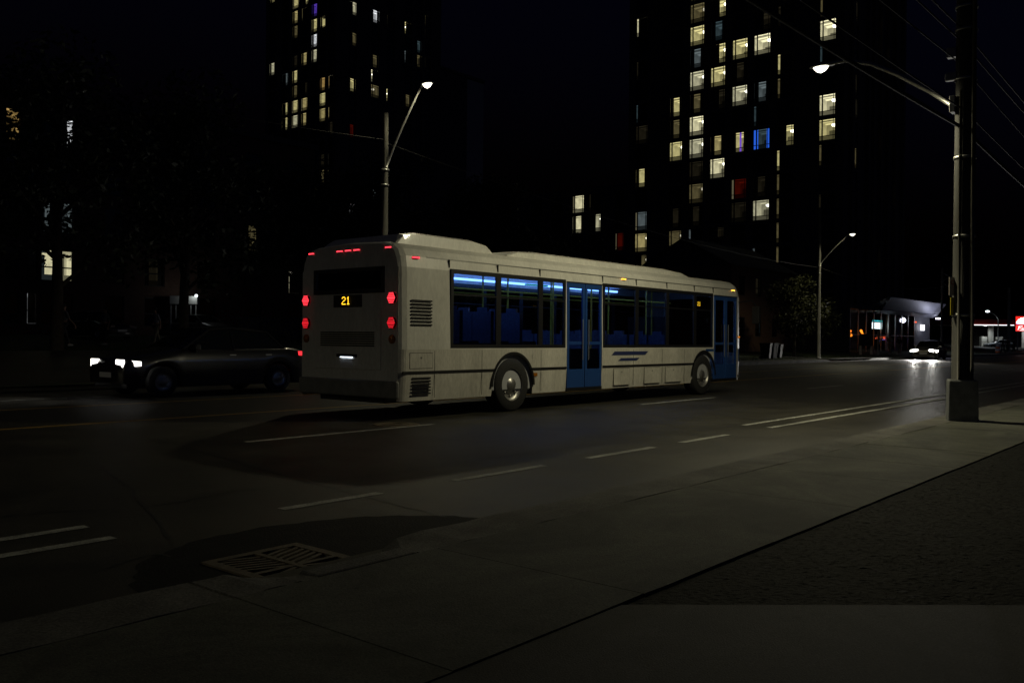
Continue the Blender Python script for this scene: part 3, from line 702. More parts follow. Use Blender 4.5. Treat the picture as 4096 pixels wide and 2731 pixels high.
def put_window(parent, origin, rz, w, h, spec=None, style=0, dep=3.0):
    o = link('window', wmesh(w, h, style), parent, origin, (0, 0, rz))
    lit = spec is not None
    link('pane', pmesh(w, h, lit), o)
    if not lit: return o
    key, mode = spec
    if key == 'lit': key = rnd.choice(('lit', 'lit', 'litb', 'litc'))
    link('room', rmesh(w, h, key, dep, mode in ('lamp', 'R', 'L') and key in ('lit', 'litb', 'litc', 'bri', 'dim')), o)
    if mode == 'L': curtain(w, h, -w * .3, w * .5, C_dark, o)
    elif mode == 'R': curtain(w, h, -w * .5, w * .05, C_dark, o)
    elif mode == 'M': curtain(w, h, -w * .48, -w * .22, C_dark, o); curtain(w, h, w * .22, w * .5, C_dark, o)
    elif mode == 'S': curtain(w, h, -w * .36, w * .5, C_dark, o)
    elif mode == 'BC': curtain(w, h, -w * .5, -w * .22, C_blue, o); curtain(w, h, w * .3, w * .5, C_blue, o)
    elif mode == 'PC': curtain(w, h, -w * .5, -w * .24, C_dark, o); curtain(w, h, 0, w * .12, C_pur, o); curtain(w, h, w * .26, w * .5, C_dark, o)
    elif mode == 'P': curtain(w, h, -w * .5, -w * .3, C_pale, o)
    return o
def facade(parent, name, O, u, length, z0, z1, inward, cols, floors, h, m, rev=.16):
    """wall sheet with openings at cols x floors; cols = (centre, width) along u"""
    us = sorted(set([0, length] + [v for (c_, w) in cols for v in (c_ - w / 2, c_ + w / 2)])); zs = sorted(set([z0, z1] + [v for zc in floors for v in (zc - h / 2, zc + h / 2)]))
    b = MB(); O = Vector(O); u = Vector(u); inn = Vector(inward)
    P = lambda a, z, d=0: O + u * a + Vector((0, 0, z)) + inn * d
    for i in range(len(us) - 1):
        um = (us[i] + us[i + 1]) / 2; cu = any(abs(um - c_) < w / 2 for (c_, w) in cols)
        for j in range(len(zs) - 1):
            zm = (zs[j] + zs[j + 1]) / 2; op = cu and any(abs(zm - zc) < h / 2 for zc in floors)
            a, c_, p, q = us[i], us[i + 1], zs[j], zs[j + 1]
            if not op: b.face([P(a, p), P(c_, p), P(c_, q), P(a, q)])
            else:
                b.face([P(a, p), P(a, p, rev), P(a, q, rev), P(a, q)]); b.face([P(c_, p), P(c_, p, rev), P(c_, q, rev), P(c_, q)])
                b.face([P(a, p), P(c_, p), P(c_, p, rev), P(a, p, rev)]); b.face([P(a, q), P(c_, q), P(c_, q, rev), P(a, q, rev)])
    return b.build(name, m, parent)
def tower(name, label, x0, x1, y0, y1, zt, fz, fA, colsA, fB, colsB, h, m, specA, specB, dep=3.0):
    t = thing(name, label, 'building', ((x0 + x1) / 2, (y0 + y1) / 2, 0)); ox, oy = t.location.x, t.location.y
    # face A looks towards -x (u runs to -y); face B looks towards -y (u runs to +x)
    facade(t, 'wall', (x0 - ox, y1 - oy, 0), (0, -1, 0), y1 - y0, -1, zt, (1, 0, 0), [(y1 - c_, w) for (c_, w) in colsA], [fz(j) for j in fA], h, m)
    facade(t, 'wall', (x0 - ox, y0 - oy, 0), (1, 0, 0), x1 - x0, -1, zt, (0, 1, 0), [(c_ - x0, w) for (c_, w) in colsB], [fz(j) for j in fB], h, m)
    b = MB(); b.face([(x1 - ox, y0 - oy, -1), (x1 - ox, y1 - oy, -1), (x1 - ox, y1 - oy, zt), (x1 - ox, y0 - oy, zt)]); b.face([(x1 - ox, y1 - oy, -1), (x0 - ox, y1 - oy, -1), (x0 - ox, y1 - oy, zt), (x1 - ox, y1 - oy, zt)]); b.build('wall', m, t)
    b = MB(); b.box(x0 - ox - .2, x1 - ox + .2, y0 - oy - .2, y1 - oy + .2, zt, zt + .5); b.build('roof', m, t)
    for i, (c_, w) in enumerate(colsA):
        for j in fA: put_window(t, (x0 - ox, c_ - oy, fz(j)), -pi / 2, w, h, specA.get((i, j)), 0, dep)
    for i, (c_, w) in enumerate(colsB):
        for j in fB: put_window(t, (c_ - ox, y0 - oy, fz(j)), 0, w, h, specB.get((i, j)), 0, 1.6)
    return t
# right tower (columns left to right in view)
CR = [(60.4, 1.75), (55.5, 1.75), (52.7, 1.9), (49.9, 1.9), (47.1, 1.9), (44.35, 2.0), (41.5, 2.0), (36.75, 1.8)]
SR = {}
def sp(d, col, rows):
    for r_, k, md in rows: d[(col, 6 - r_)] = (k, md)
sp(SR, 0, [(2, 'vdm', 'S'), (4, 'cyn', 'S'), (5, 'vdm', 'lamp'), (7, 'lit', 'M'), (9, 'gry', 'P'), (10, 'lit', 'lamp'), (11, 'dim', 'R'), (0, 'bri', 'S')])
sp(SR, 1, [(4, 'lit', 'M'), (5, 'dim', 'M'), (6, 'lit', 'lamp'), (9, 'vdm', 'M'), (10, 'dim', 'lamp')])
sp(SR, 2, [(-1, 'dim', 'lamp'), (0, 'dim', 'lamp'), (1, 'lit', 'lamp'), (2, 'gry', 'M'), (3, 'lit', 'lamp'), (4, 'dim', 'M'), (5, 'bri', 'lamp'), (6, 'lit', 'lamp'), (7, 'vdm', 'lamp'), (8, 'dim', 'lamp'), (9, 'vdm', 'M'), (10, 'gry', 'S'), (11, 'dim', 'M')])
sp(SR, 3, [(0, 'lit', 'R'), (1, 'cyn', 'M'), (2, 'lit', 'R'), (3, 'lit', 'lamp'), (4, 'vdm', 'R'), (6, 'lit', 'M'), (7, 'bri', 'lamp'), (10, 'vdm', 'R'), (11, 'lit', 'R')])
sp(SR, 4, [(2, 'lit', 'lamp'), (3, 'pur', 'S'), (4, 'lit', 'lamp'), (6, 'wht', 'M'), (8, 'red', 'P'), (9, 'vdm', 'lamp')])
SR[(4, 3)] = ('vdm', 'M'); SR[(4, 0)] = ('lit', 'PC')
sp(SR, 5, [(1, 'vdm', 'R'), (2, 'bri', 'lamp'), (4, 'gry', 'M'), (5, 'cyn', 'S'), (6, 'cyn', 'BC'), (8, 'vdm', 'M'), (9, 'lit', 'lamp'), (11, 'gry', 'S')])
sp(SR, 6, [(0, 'vdm', 'M'), (1, 'vdm', 'S'), (3, 'lit', 'S'), (4, 'dim', 'S'), (6, 'lit', 'R'), (7, 'lit', 'S'), (8, 'dim', 'S'), (9, 'dim', 'S'), (10, 'dim', 'S'), (11, 'dim', 'S')])
sp(SR, 7, [(0, 'vdm', 'S'), (1, 'dim', 'S'), (2, 'bri', 'lamp'), (3, 'cyn', 'S'), (4, 'lit', 'lamp'), (5, 'bri', 'lamp'), (6, 'lit', 'lamp'), (7, 'dim', 'S'), (9, 'vdm', 'S')])
del SR[(7, 2)]
SRB = {(0, -1): ('dim', 'lamp'), (0, 1): ('vdm', 'lamp'), (0, 2): ('vdm', 'lamp'), (0, 5): ('vdm', 'lamp'), (1, 0): ('dim', 'lamp'), (1, 5): ('dim', 'lamp'), (1, 4): ('dim', 'lamp'), (1, 2): ('vdm', 'lamp'), (1, -5): ('dim', 'lamp'), (2, 0): ('vdm', 'lamp'), (2, 4): ('dim', 'lamp'), (2, 5): ('vdm', 'lamp'), (2, -3): ('vdm', 'lamp'), (3, -1): ('vdm', 'lamp'), (3, -2): ('dim', 'lamp'), (4, 4): ('vdm', 'lamp'), (2, -7): ('dim', 'lamp')}
tw = tower('apartment_tower', 'tall dark apartment tower on the right with many yellow lit windows', 97.3, 117.6, 34.9, 62.3, 56, lambda j: 24.52 + 2.725 * j, range(-8, 9), CR, range(-8, 9), [(101.1, 1.3), (107.4, 1.3), (110.1, 1.3), (112.7, 1.3), (115.4, 1.3)], 2.32, M_wall_r, SR, SRB)
b = MB()
for x in (99.2, 104.4, 106.2, 108.8, 111.4, 114.2, 117.2): b.box(x - .35 - 107.45, x + .35 - 107.45, 34.45 - 48.6, 34.898 - 48.6, -1, 55)
b.build('pilaster', M_wall_r, tw)
# left tower
CL = [(143.1, 1.9), (139.1, 1.9), (136.05, 1.9), (133.3, 1.9), (130.4, 1.9), (128.0, 1.7), (125.7, 1.5)]
SL = {}
def spl(col, rows):
    for z, k, md in rows: SL[(col, round((z - 43.4) / 2.725))] = (k, md)
spl(0, [(64.2, 'lit', 'M'), (51.5, 'lit', 'M')])
spl(1, [(48.9, 'gry', 'R'), (43.3, 'lit', 'R'), (40.7, 'lit', 'R'), (35.2, 'lit', 'M')])
spl(2, [(62.1, 'lit', 'P'), (59.7, 'lit', 'M'), (57.1, 'dim', 'M'), (51.9, 'vdm', 'M'), (48.8, 'lit', 'M'), (46.1, 'dim', 'M'), (43.4, 'lit', 'P'), (40.7, 'lit', 'P')])
spl(3, [(61.9, 'lit', 'R'), (59.8, 'dim', 'S'), (51.7, 'lit', 'M'), (43.5, 'lit', 'P'), (40.9, 'lit', 'M'), (46.1, 'vdm', 'R')])
spl(4, [(59.6, 'pur', 'M'), (56.9, 'lit', 'M'), (54.1, 'wht', 'M'), (51.5, 'lit', 'M')])
spl(5, [(46.2, 'org', 'M'), (43.3, 'lit', 'lamp'), (40.7, 'lit', 'lamp'), (32.3, 'vdm', 'M'), (29.9, 'dim', 'M'), (57.1, 'vdm', 'M')])
spl(6, [(46.2, 'lit', 'S'), (40.8, 'dim', 'S'), (38.0, 'vdm', 'M'), (32.3, 'gry', 'S'), (29.9, 'gry', 'S')])
SLB = {}
for col, rows in ((0, [(59.3, 'lit', 'R'), (53.3, 'dim', 'R'), (44.9, 'lit', 'M'), (38.9, 'lit', 'M')]), (1, [(59.8, 'wht', 'M'), (51, 'dim', 'M'), (48.1, 'bri', 'L'), (45.2, 'dim', 'lamp')]), (2, [(59.7, 'vdm', 'S'), (45.6, 'lit', 'L')]),
                  (3, [(59.8, 'lit', 'L'), (54.3, 'gry', 'L'), (45.6, 'dim', 'M')]), (4, [(57, 'cyn', 'M'), (54.3, 'dim', 'M')]), (5, [(59.7, 'vdm', 'S'), (62.4, 'dim', 'S'), (54.3, 'vdm', 'S')])):
    for z, k, md in rows: SLB[(col, round((z - 43.4) / 2.725))] = (k, md)
SLB[(0, -2)] = ('red', 'M'); SLB[(0, -7)] = ('wht', 'lamp'); SLB[(1, -6)] = ('gry', 'M'); SL[(2, -7)] = ('gry', 'lamp'); SL[(4, -6)] = ('dim', 'lamp')
tl = tower('apartment_tower', 'distant dark apartment tower on the left rising behind the street lamp', 100, 125.9, 124.26, 145.1, 78, lambda j: 43.4 + 2.725 * j, range(-10, 9), CL, range(-10, 9), [(103.7, 1.7), (109.0, 1.9), (112.7, 1.9), (117.2, 1.9), (120.0, 1.7), (122.3, 1.5)], 2.3, M_wall_l, SL, SLB)
# wing beside the left tower with a pale end wall
wg = thing('apartment_wing', 'lower building with a pale blank end wall beside the left tower', 'building', (132, 128, 0))
b = MB(); b.box(-6, 1.6, -3.7, 8, -1, 54.2); b.build('wall', M_wall_l, wg)
b = MB(); b.box(1.6, 6.6, -3.74, 8, -1, 54.0); b.build('end_wall', M_pale, wg)
MB().box(-6.2, 6.8, -3.9, 8.2, 54.2, 54.8).build('roof', M_wall_l, wg)
put_window(wg, (-1.5, -3.76, 48.4), 0, 1.4, 1.5, ('dim', 'M'), 1, 1.5)
# low wing left of the right tower, with roof railing
lw = thing('low_apartment_block', 'low dark apartment block with a roof railing joined to the right tower', 'building', (103, 70, 0))
cw = [(63.8, 1.3), (67.7, 1.9), (70.4, 1.9), (74, 1.9), (77.5, 1.9)]
fl = [19.4 - 2.725 * j for j in range(7)]
facade(lw, 'wall', (-5.4, 12, 0), (0, -1, 0), 19.65, -1, 21.4, (1, 0, 0), [(82 - c_, w) for (c_, w) in cw], fl, 2.3, M_wall_r)
MB().box(-5.2, 8, -7.6, 12, 21.0, 21.4).build('roof', M_wall_r, lw)
LWS = {(2, 0): ('bri', 'P'), (2, 1): ('bri', 'M'), (1, 0): ('vdm', 'S'), (1, 1): ('lit', 'R'), (0, 2): ('red', 'P')}
for i, (c_, w) in enumerate(cw):
    for j, z in enumerate(fl): put_window(lw, (-5.4, c_ - 70, z), -pi / 2, w, 2.3, LWS.get((i, j)), 0)
b = MB()
for k in range(12): b.box(-5.3, -5.24, -7.3 + k * 1.7, -7.24 + k * 1.7, 21.4, 22.4)
b.box(-5.29, -5.25, -7.3, 11.5, 22.4, 22.45); b.build('railing', M_galv, lw)

# left apartment block behind the trees
ab = thing('apartment_block', 'low apartment block behind the left trees with a few cold lit windows', 'building', (14, 58, 0))
fa = [2.75, 5.2, 7.9, 10.4, 12.7]
cols = [(-22, 1.3), (-18.5, 1.3), (-15, 1.3), (-11.5, 1.3), (-8, 1.3), (-4.5, 1.3), (-1, 1.3), (2.3, 1.2), (5.85, .75), (6.9, .6), (7.7, .7), (8.75, .7), (11.5, 1.2), (14, 1.3), (17.5, 1.3), (21, 1.3), (24.5, 1.3)]
facade(ab, 'wall', (-26, -6, 0), (1, 0, 0), 52, 0, 14.6, (0, 1, 0), [(c_ + 26, w) for (c_, w) in cols], fa, 1.75, M_brick)
b = MB(); b.face([(26, -6, 0), (26, 8, 0), (26, 8, 14.6), (26, -6, 14.6)]); b.face([(-26, -6, 0), (-26, 8, 0), (-26, 8, 14.6), (-26, -6, 14.6)]); b.build('wall', M_brick, ab)
MB().box(-26.2, 26.2, -6.2, 8, 14.6, 15).build('roof', M_wall_l, ab)
AS = {(8, 4): ('org', 'lamp'), (10, 1): ('gry', 'lamp'), (11, 1): ('bri', 'P'), (9, 0): ('wht', 'L'), (10, 2): ('gry', 'M'), (11, 2): ('gry', 'lamp'), (7, 3): ('gry', 'S'), (15, 2): ('dim', 'M'), (13, 1): ('vdm', 'M'), (11, 4): ('wht', 'R'), (17, 2): ('gry', 'M'), (16, 1): ('lit', 'S')}
for i, (c_, w) in enumerate(cols):
    for j, z in enumerate(fa): put_window(ab, (c_, -6, z), 0, w, 1.75, AS.get((i, j)), 1, 2.0)

# lit entrance porch
po = thing('entrance_porch', 'small porch with a white fascia on six posts under a bright lamp', 'porch', (29.3, 50.8, zfar(51)), R(-38))
ZP = 2.45
MB().box(-.85, .75, -.1, .9, ZP - .5, ZP).build('fascia', M_pale, po, bevel=.01)
pm_ = MB().box(-.03, .03, -.03, .03, 0, ZP - .5).mesh('post', M_pale)
for k in range(6): link('post', pm_, po, (-.78 + k * .29, -.02, 0))
o = MB().sphere((.72, -.28, ZP + .02), .09, 10, 6).build('lamp', emit('porch_lamp', (.85, .95, 1), 3), po, True)
l = bpy.data.lights.new('porch_light', 'POINT'); l.energy = 5; l.color = (.85, .95, 1); l.shadow_soft_size = .1; link('porch_light', l, po, (.6, -.45, ZP + .02))
# low wall on the slope
b = MB(); b.box(-14, 14, -.12, .12, -.4, 1.25); b.box(-14.1, 14.1, -.16, .16, 1.25, 1.34)
tag(b.build('garden_wall', M_conc2, None, loc=(44, 46, zfar(46)), bevel=.02), 'low concrete garden wall behind the bus', 'wall')
# two storey house behind the small maple
ho = thing('brick_house', 'dark two storey brick house behind the kerbside maple', 'house', (69, 35, .5))
hc = [(-4.2, 1.1), (-1.2, 1.1), (2.0, 1.1), (4.6, 1.1)]; hf = [1.9, 5.1]
facade(ho, 'wall', (-6, -4, 0), (1, 0, 0), 12, -.6, 6.6, (0, 1, 0), [(c_ + 6, w) for (c_, w) in hc], hf, 1.5, M_brick)
facade(ho, 'wall', (-6, 4, 0), (0, -1, 0), 8, -.6, 6.6, (1, 0, 0), [(2.5, 1.1), (5.5, 1.1)], hf, 1.5, M_brick)
b = MB(); b.box(-5.9, 6, 3.9, 4, -.6, 6.6); b.box(5.9, 6, -3.9, 3.9, -.6, 6.6); b.build('wall', M_brick, ho)
b = MB(); b.face([(-6.4, -4.4, 6.5), (6.4, -4.4, 6.5), (6.4, 0, 8.9), (-6.4, 0, 8.9)]); b.face([(-6.4, 4.4, 6.5), (6.4, 4.4, 6.5), (6.4, 0, 8.9), (-6.4, 0, 8.9)])
b.face([(-6, -4, 6.6), (-6, 4, 6.6), (-6, 0, 8.8)]); b.face([(6, -4, 6.6), (6, 4, 6.6), (6, 0, 8.8)]); rf = b.build('roof', M_roofing, ho)
MB().box(2, 2.8, .6, 1.3, 8, 9.8).build('chimney', M_brick, rf)
for i, (c_, w) in enumerate(hc):
    for z in hf: put_window(ho, (c_, -4, z), 0, w, 1.5, {(1, 1.9): ('cyn', 'S'), (1, 5.1): ('vdm', 'M')}.get((i, z)), 1, 1.5)
for c_ in (1.5, -1.5):
    for z in hf: put_window(ho, (-6, c_, z), -pi / 2, 1.1, 1.5, None, 1)

# ------------------------------------------------------------------ corner shop with tilted roof
M_metal = mat('ribbed_metal_roof', (.36, .37, .44), .5, .4, var=.12, scale=3)
M_stone = mat('shop_column', (.5, .48, .44), .8, var=.15, scale=4)
sh = thing('glass_shop', 'glass fronted shop with a tilted pale metal canopy roof beside the tower', 'shop', (99, 31.5, .4), 0)
# local x -16..10.5 (world 83..109.5), front at y=-2.5
MB().box(-16, 10.5, 2.6, 3, -.6, 4.4).build('back_wall', M_wall_l, sh)
MB().box(-16, 10.5, -2.5, 3, 4.0, 4.35).build('ceiling_slab', M_wall_l, sh)
MB().box(-16, -15.8, -2.4, 3, -.6, 4).build('side_wall', M_wall_l, sh)
MB().box(-16, 10.5, -2.5, 2.6, -.5, -.02).build('shop_floor', M_conc3, sh)
x = -15.8; k = 0
pane_ = MB(); pane_.face([(0, 0, 0), (2.16, 0, 0), (2.16, 0, 3.9), (0, 0, 3.9)]); pme = pane_.mesh('shop_pane', glass('shop_glass', (.55, .6, .62)))
mul = MB().box(-.04, .04, -.05, .05, 0, 3.98).mesh('mullion', M_galv)
for i in range(9): link('shop_pane', pme, sh, (-15.8 + i * 2.2 + .02, -2.4, .02))
for i in range(10): link('mullion', mul, sh, (-15.8 + i * 2.2, -2.4, .0))
MB().box(-15.7, 4.0, -2.47, -2.36, 1.55, 1.62).build('transom', M_galv, sh)
col_ = MB().lathe([(.22, 0), (.2, .3), (.18, 3.9)], 14).mesh('column', M_stone)
for (cx, cy_) in ((-2.5, -1.6), (-.6, -1.2), (1.2, -1.6), (3.2, -1.8)): link('column', col_, sh, (cx, cy_, 0))
# tilted canopy made of panels
pn = MB(); Lp = 2.45
pn.grid([[(0, -2.6, 3.72), (Lp, -2.6, 3.72)], [(0, -3.2, 4.05), (Lp, -3.2, 4.05)], [(0, -3.15, 4.12), (Lp, -3.15, 4.12)], [(0, -4.0, 5.25), (Lp, -4.0, 5.25)], [(0, -3.85, 5.32), (Lp, -3.85, 5.32)], [(0, -2.0, 4.36), (Lp, -2.0, 4.36)]])
pnm = pn.mesh('canopy_panel', M_metal)
for i in range(8): link('canopy_panel', pnm, sh, (-9.1 + i * (Lp + .012), 0, 0))
for (x0, x1, m, z, y) in ((-7.9, -5.0, emit('shop_sign_white', (.9, 1, 1), 3), 2.55, -1.8), (5.6, 7.1, emit('shop_sign_corner', (.92, .92, 1), 2.5), 2.55, -2.6)):
    MB().box(x0, x1, y - .06, y, z - .32, z + .32).build('lit_sign', m, sh, bevel=.02)
b = MB()
for i in range(7): b.box(-7.0 + i * .45, -6.8 + i * .45, -1.6, -1.56, 3.0, 3.1)
b.build('lit_trim', emit('cyan_trim', (.05, .8, .85), 2.0), sh)
r2 = random.Random(5)
b = MB()
for i in range(13):
    xx = -15.6 + r2.random() ** 1.6 * 7; s_ = r2.uniform(.05, .17); zz = 1.75 + r2.uniform(-.25, .3); b.lathe([(.001, -s_), (s_, -s_ * .3), (s_ * .9, s_ * .5), (.001, s_)], 8, (xx, -1.2, zz))
b.box(-15.75, -14.7, -1.25, -1.2, 1.65, 1.85)
b.build('neon_orange', emit('orange_neon', (1, .22, .015), 4.5), sh)
b = MB()
for i in range(9):
    xx = -4.6 + i * .55; b.box(xx, xx + r2.uniform(.1, .35), -1.3, -1.25, 1.1 + r2.uniform(-.12, .1), 1.18 + r2.uniform(-.05, .1))
b.build('neon_blue', emit('blue_neon', (.15, .2, 1), 2.2), sh)
b = MB()
for i in range(8):
    xx = -5.3 + i * .5; b.box(xx, xx + r2.uniform(.08, .3), -1.35, -1.3, 1.25 + r2.uniform(-.05, .2), 1.34 + r2.uniform(0, .15))
b.box(4.1, 4.6, -2.5, -2.46, 3.05, 3.2); b.build('neon_red', emit('red_neon', (1, .12, .04), 1.6), sh)
MB().box(4.4, 10.4, -2.3, -2.2, 0, 4).build('side_panel', mat('shop_panel', (.12, .12, .14), .7, var=.2, scale=3), sh)
l = bpy.data.lights.new('canopy_light', 'POINT'); l.energy = 90; l.color = (.8, .82, 1); l.shadow_soft_size = .3; link('canopy_light', l, sh, (7.5, -4.6, 3.4))
o = MB().box(9.3, 10.3, -3.5, -3.2, 3.55, 3.7).build('canopy_lamp', emit('canopy_lamp_lit', (.85, .88, 1), 4), sh)

# ------------------------------------------------------------------ petrol station
gs = thing('petrol_station', 'petrol station canopy with a red fascia and white lit edge', 'petrol station', (172.6, 35.4, .5), R(-50))
M_redf = mat('red_fascia', (.45, .03, .02), .5)
MB().box(-8, 8, -1, 9, 3.95, 4.9).build('canopy', M_redf, gs)
MB().box(-8.02, 8.02, -1.06, -1.0, 3.84, 3.97).build('light_edge', emit('white_edge_light', (.95, .97, 1), 1.6), gs)
MB().box(-7.9, 7.9, -.95, 8.9, 3.85, 3.948).build('soffit', M_pale, gs)
for x in (-.3, 5.6): MB().box(x - .32, x + .32, .6, 1.24, 0, 3.85).build('column', M_pale, gs)
for x in (-4.6, -1.9, 3.6): MB().lathe([(.001, -.1), (.22, -.08), (.26, 0)], 12, (x, -.3, 3.84)).build('downlight', emit('canopy_downlight', (.9, .97, 1), 3), gs)
for x in (-1.6, 1.1): MB().box(x - .5, x + .5, .5, 1.3, .1, 1.9).box(x - .42, x + .42, .46, .5, 1.0, 1.7).build('fuel_pump', M_pale, gs, bevel=.04)
for x in (-2, 4): spot('canopy_light', (x, -.4, 3.7), (x, .4, 0), 300, (.88, .97, 1), 150, .6, .4, gs)
MB().box(2, 12, 12, 18, -.5, 3.4).build('kiosk', M_wall_l, gs)
b = MB(); b.grid([[(x, y, zfar(y) + .02) for x in (140, 160, 200)] for y in (23.25, 30, 40, 55)]); struct(b.build('station_forecourt', M_asph))
# roadside price sign (cut by the right edge of the picture)
sg = thing('petrol_sign', 'red and white illuminated petrol sign at the right edge', 'sign', (141.0, 26.4, -.25), R(-50))
Yf = -.16
MB().box(-.1, 2.6, -.13, .13, 3.2, 5.35).build('cabinet', M_bdark, sg)
MB().box(-.05, 2.55, -.15, -.131, 4.12, 5.3).build('panel', emit('sign_red', (1, .03, .02), 1.1), sg)
MB().box(-.05, 2.55, -.15, -.131, 3.25, 4.06).build('panel', emit('sign_red_low', (1, .05, .04), 1.1), sg)
b = MB(); P = [(0, 4.22), (.02, 4.6), (.2, 4.7), (.25, 4.9), (.5, 4.95), (.62, 5.12), (.9, 5.08), (1.1, 5.22), (1.4, 5.22), (1.6, 5.08), (1.9, 5.12), (2.0, 4.95), (2.25, 4.9), (2.3, 4.7), (2.48, 4.6), (2.5, 4.22)]
b.face([(x, -.156, z) for (x, z) in P]); b.build('emblem', emit('sign_white', (1, 1, .95), 2.4), sg)
b = MB(); b.face([(.03, -.16, 4.42), (2.47, -.16, 4.42), (2.47, -.16, 4.36), (.03, -.16, 4.36)]); b.build('emblem_stripe', emit('sign_yellow', (1, .6, .05), 1.5), sg)
b = MB(); b.face([(.0, -.16, 4.34), (.6, -.16, 4.24), (2.5, -.16, 4.22), (.0, -.16, 4.22)]); b.build('emblem_corner', emit('sign_blue', (.1, .3, 1), 1.2), sg)
b = MB(); b.tube([(.25, -.16, 3.42), (.42, -.16, 3.9), (.3, -.16, 3.82)], .045, 5); b.tube([(.35, -.16, 3.92), (.9, -.16, 3.95)], .045, 5); b.tube([(.4, -.16, 3.68), (.72, -.16, 3.7)], .04, 5)
b.tube([(.8, -.16, 3.45), (.88, -.16, 3.7), (1.1, -.16, 3.68), (1.05, -.16, 3.45)], .04, 5); b.tube([(.5, -.16, 3.36), (2.2, -.16, 3.42)], .035, 5); b.build('lettering', emit('sign_lettering', (1, .95, .95), 2), sg)
for x in (.3, 2.2): MB().box(x - .06, x + .06, -.06, .06, 0, 3.2).build('post', M_galv, sg)

# ------------------------------------------------------------------ poles, lamps and wires
E_lamp = emit('street_lamp_lens', (1, .96, .75), 4)
LC = (1, .92, .6)
def arc(p0, p1, bow, n=10):
    p0, p1 = Vector(p0), Vector(p1); out = []
    for i in range(n + 1):
        t = i / n; p = p0.lerp(p1, t); p.z += bow * sin(pi * t ** .75) ; out.append(p)
    return out
def lamp_head(parent, end, s_, power, size=1.0):
    ex, ey, ez = end
    prof = [(-.34, .03, .03), (-.2, .09, .05), (.05, .14, .075), (.25, .12, .06), (.34, .04, .03)]
    b = MB(); rows = []
    for (d, w, h) in prof:
        y = ey + s_ * (d + .2) * size; w *= size; h *= size
        rows.append([(ex - w, y, ez), (ex - w * .7, y, ez + h), (ex, y, ez + h * 1.25), (ex + w * .7, y, ez + h), (ex + w, y, ez), (ex, y, ez - .01)])
    b.grid(rows, closed=True); b.face(rows[0]); b.face(rows[-1][::-1]); hd = b.build('lamp_head', M_galv, parent, True)
    b = MB(); cyy = ey + s_ * .26 * size
    rows = [[(ex + .12 * size * k * cos(2 * pi * q / 14), cyy + .2 * size * k * sin(2 * pi * q / 14), ez - .01 - .15 * size * (1 - k * k)) for q in range(14)] for k in (1, .85, .55, .02)]
    b.grid(rows, closed=True); b.build('lens', E_lamp, hd, True)
    spot('lamp_light', (ex, cyy, ez - .1 * size), (ex, cyy + s_ * .5, 0), power, LC, 165, .5, .16, parent)
# near right pole on a concrete base
np_ = thing('lamp_pole', 'thick concrete lamp pole on a square concrete base at the near kerb', 'lamp post', (14.88, 3.5, ZS))
hb = MB(); rows = []
ang = R(20)
def rq(x, y): return (x * cos(ang) - y * sin(ang), x * sin(ang) + y * cos(ang))
for (h, z) in ((.205, 0), (.205, .1), (.197, .6), (.185, .62)): rows.append([(*rq(sx * h, sy * h), z) for (sx, sy) in ((-1, -1), (1, -1), (1, 1), (-1, 1))])
hb.grid(rows, closed=True); hb.face(rows[-1]); hb.build('base', M_basebox, np_, bevel=.012)
MB().tube([(0, 0, .6), (.03, 0, 3), (.06, 0, 7), (.1, 0, 12)], [.155, .15, .14, .12], 20).build('shaft', mat('unlit_pole_concrete', (.04, .039, .035), .75, var=.25, scale=5, bump=.2, bscale=60, stretch=(1, 1, .2)), np_, True)  # darker copy of the pole concrete; its unlit look is put into the colour
b = MB(); b.tube([(-.1, -.14, .62), (-.08, -.14, 6.4)], .03, 8); b.build('conduit', mat('dark_conduit', (.05, .047, .038), .5, .2), np_, True)  # conduit colour darkened as well, to look as unlit as the shaft
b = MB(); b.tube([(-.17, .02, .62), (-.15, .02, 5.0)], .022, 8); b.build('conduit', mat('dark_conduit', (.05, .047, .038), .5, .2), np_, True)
for z in (1.6, 2.8, 4.0, 5.2, 5.95, 6.3): MB().lathe([(.158, -.02), (.162, -.02), (.162, .02), (.158, .02)], 20, (.03 * z / 3, 0, z)).build('band', M_galv, np_, True)
for q in ((-.1, .1, .12, .2, 4.7, 4.95), (-.06, .06, .12, .26, 5.55, 5.7), (-.05, .05, .12, .28, 5.2, 5.32)): MB().box(*q).build('bracket', M_galv, np_, bevel=.01)
arm = [(.03, .14, 4.8), (0, .5, 5.1), (-.03, 1.0, 5.45), (-.05, 1.4, 5.68), (-.07, 1.8, 5.8), (-.07, 2.05, 5.8)]
MB().tube(arm, [.05, .045, .04, .034, .03, .028], 10).build('arm', M_galv, np_, True)
lamp_head(np_, (-.07, 2.03, 5.78), 1, 860, .66)
MB().box(.2, .34, -.02, .14, .06, .4).build('junction_box', M_bdark, np_, bevel=.02)
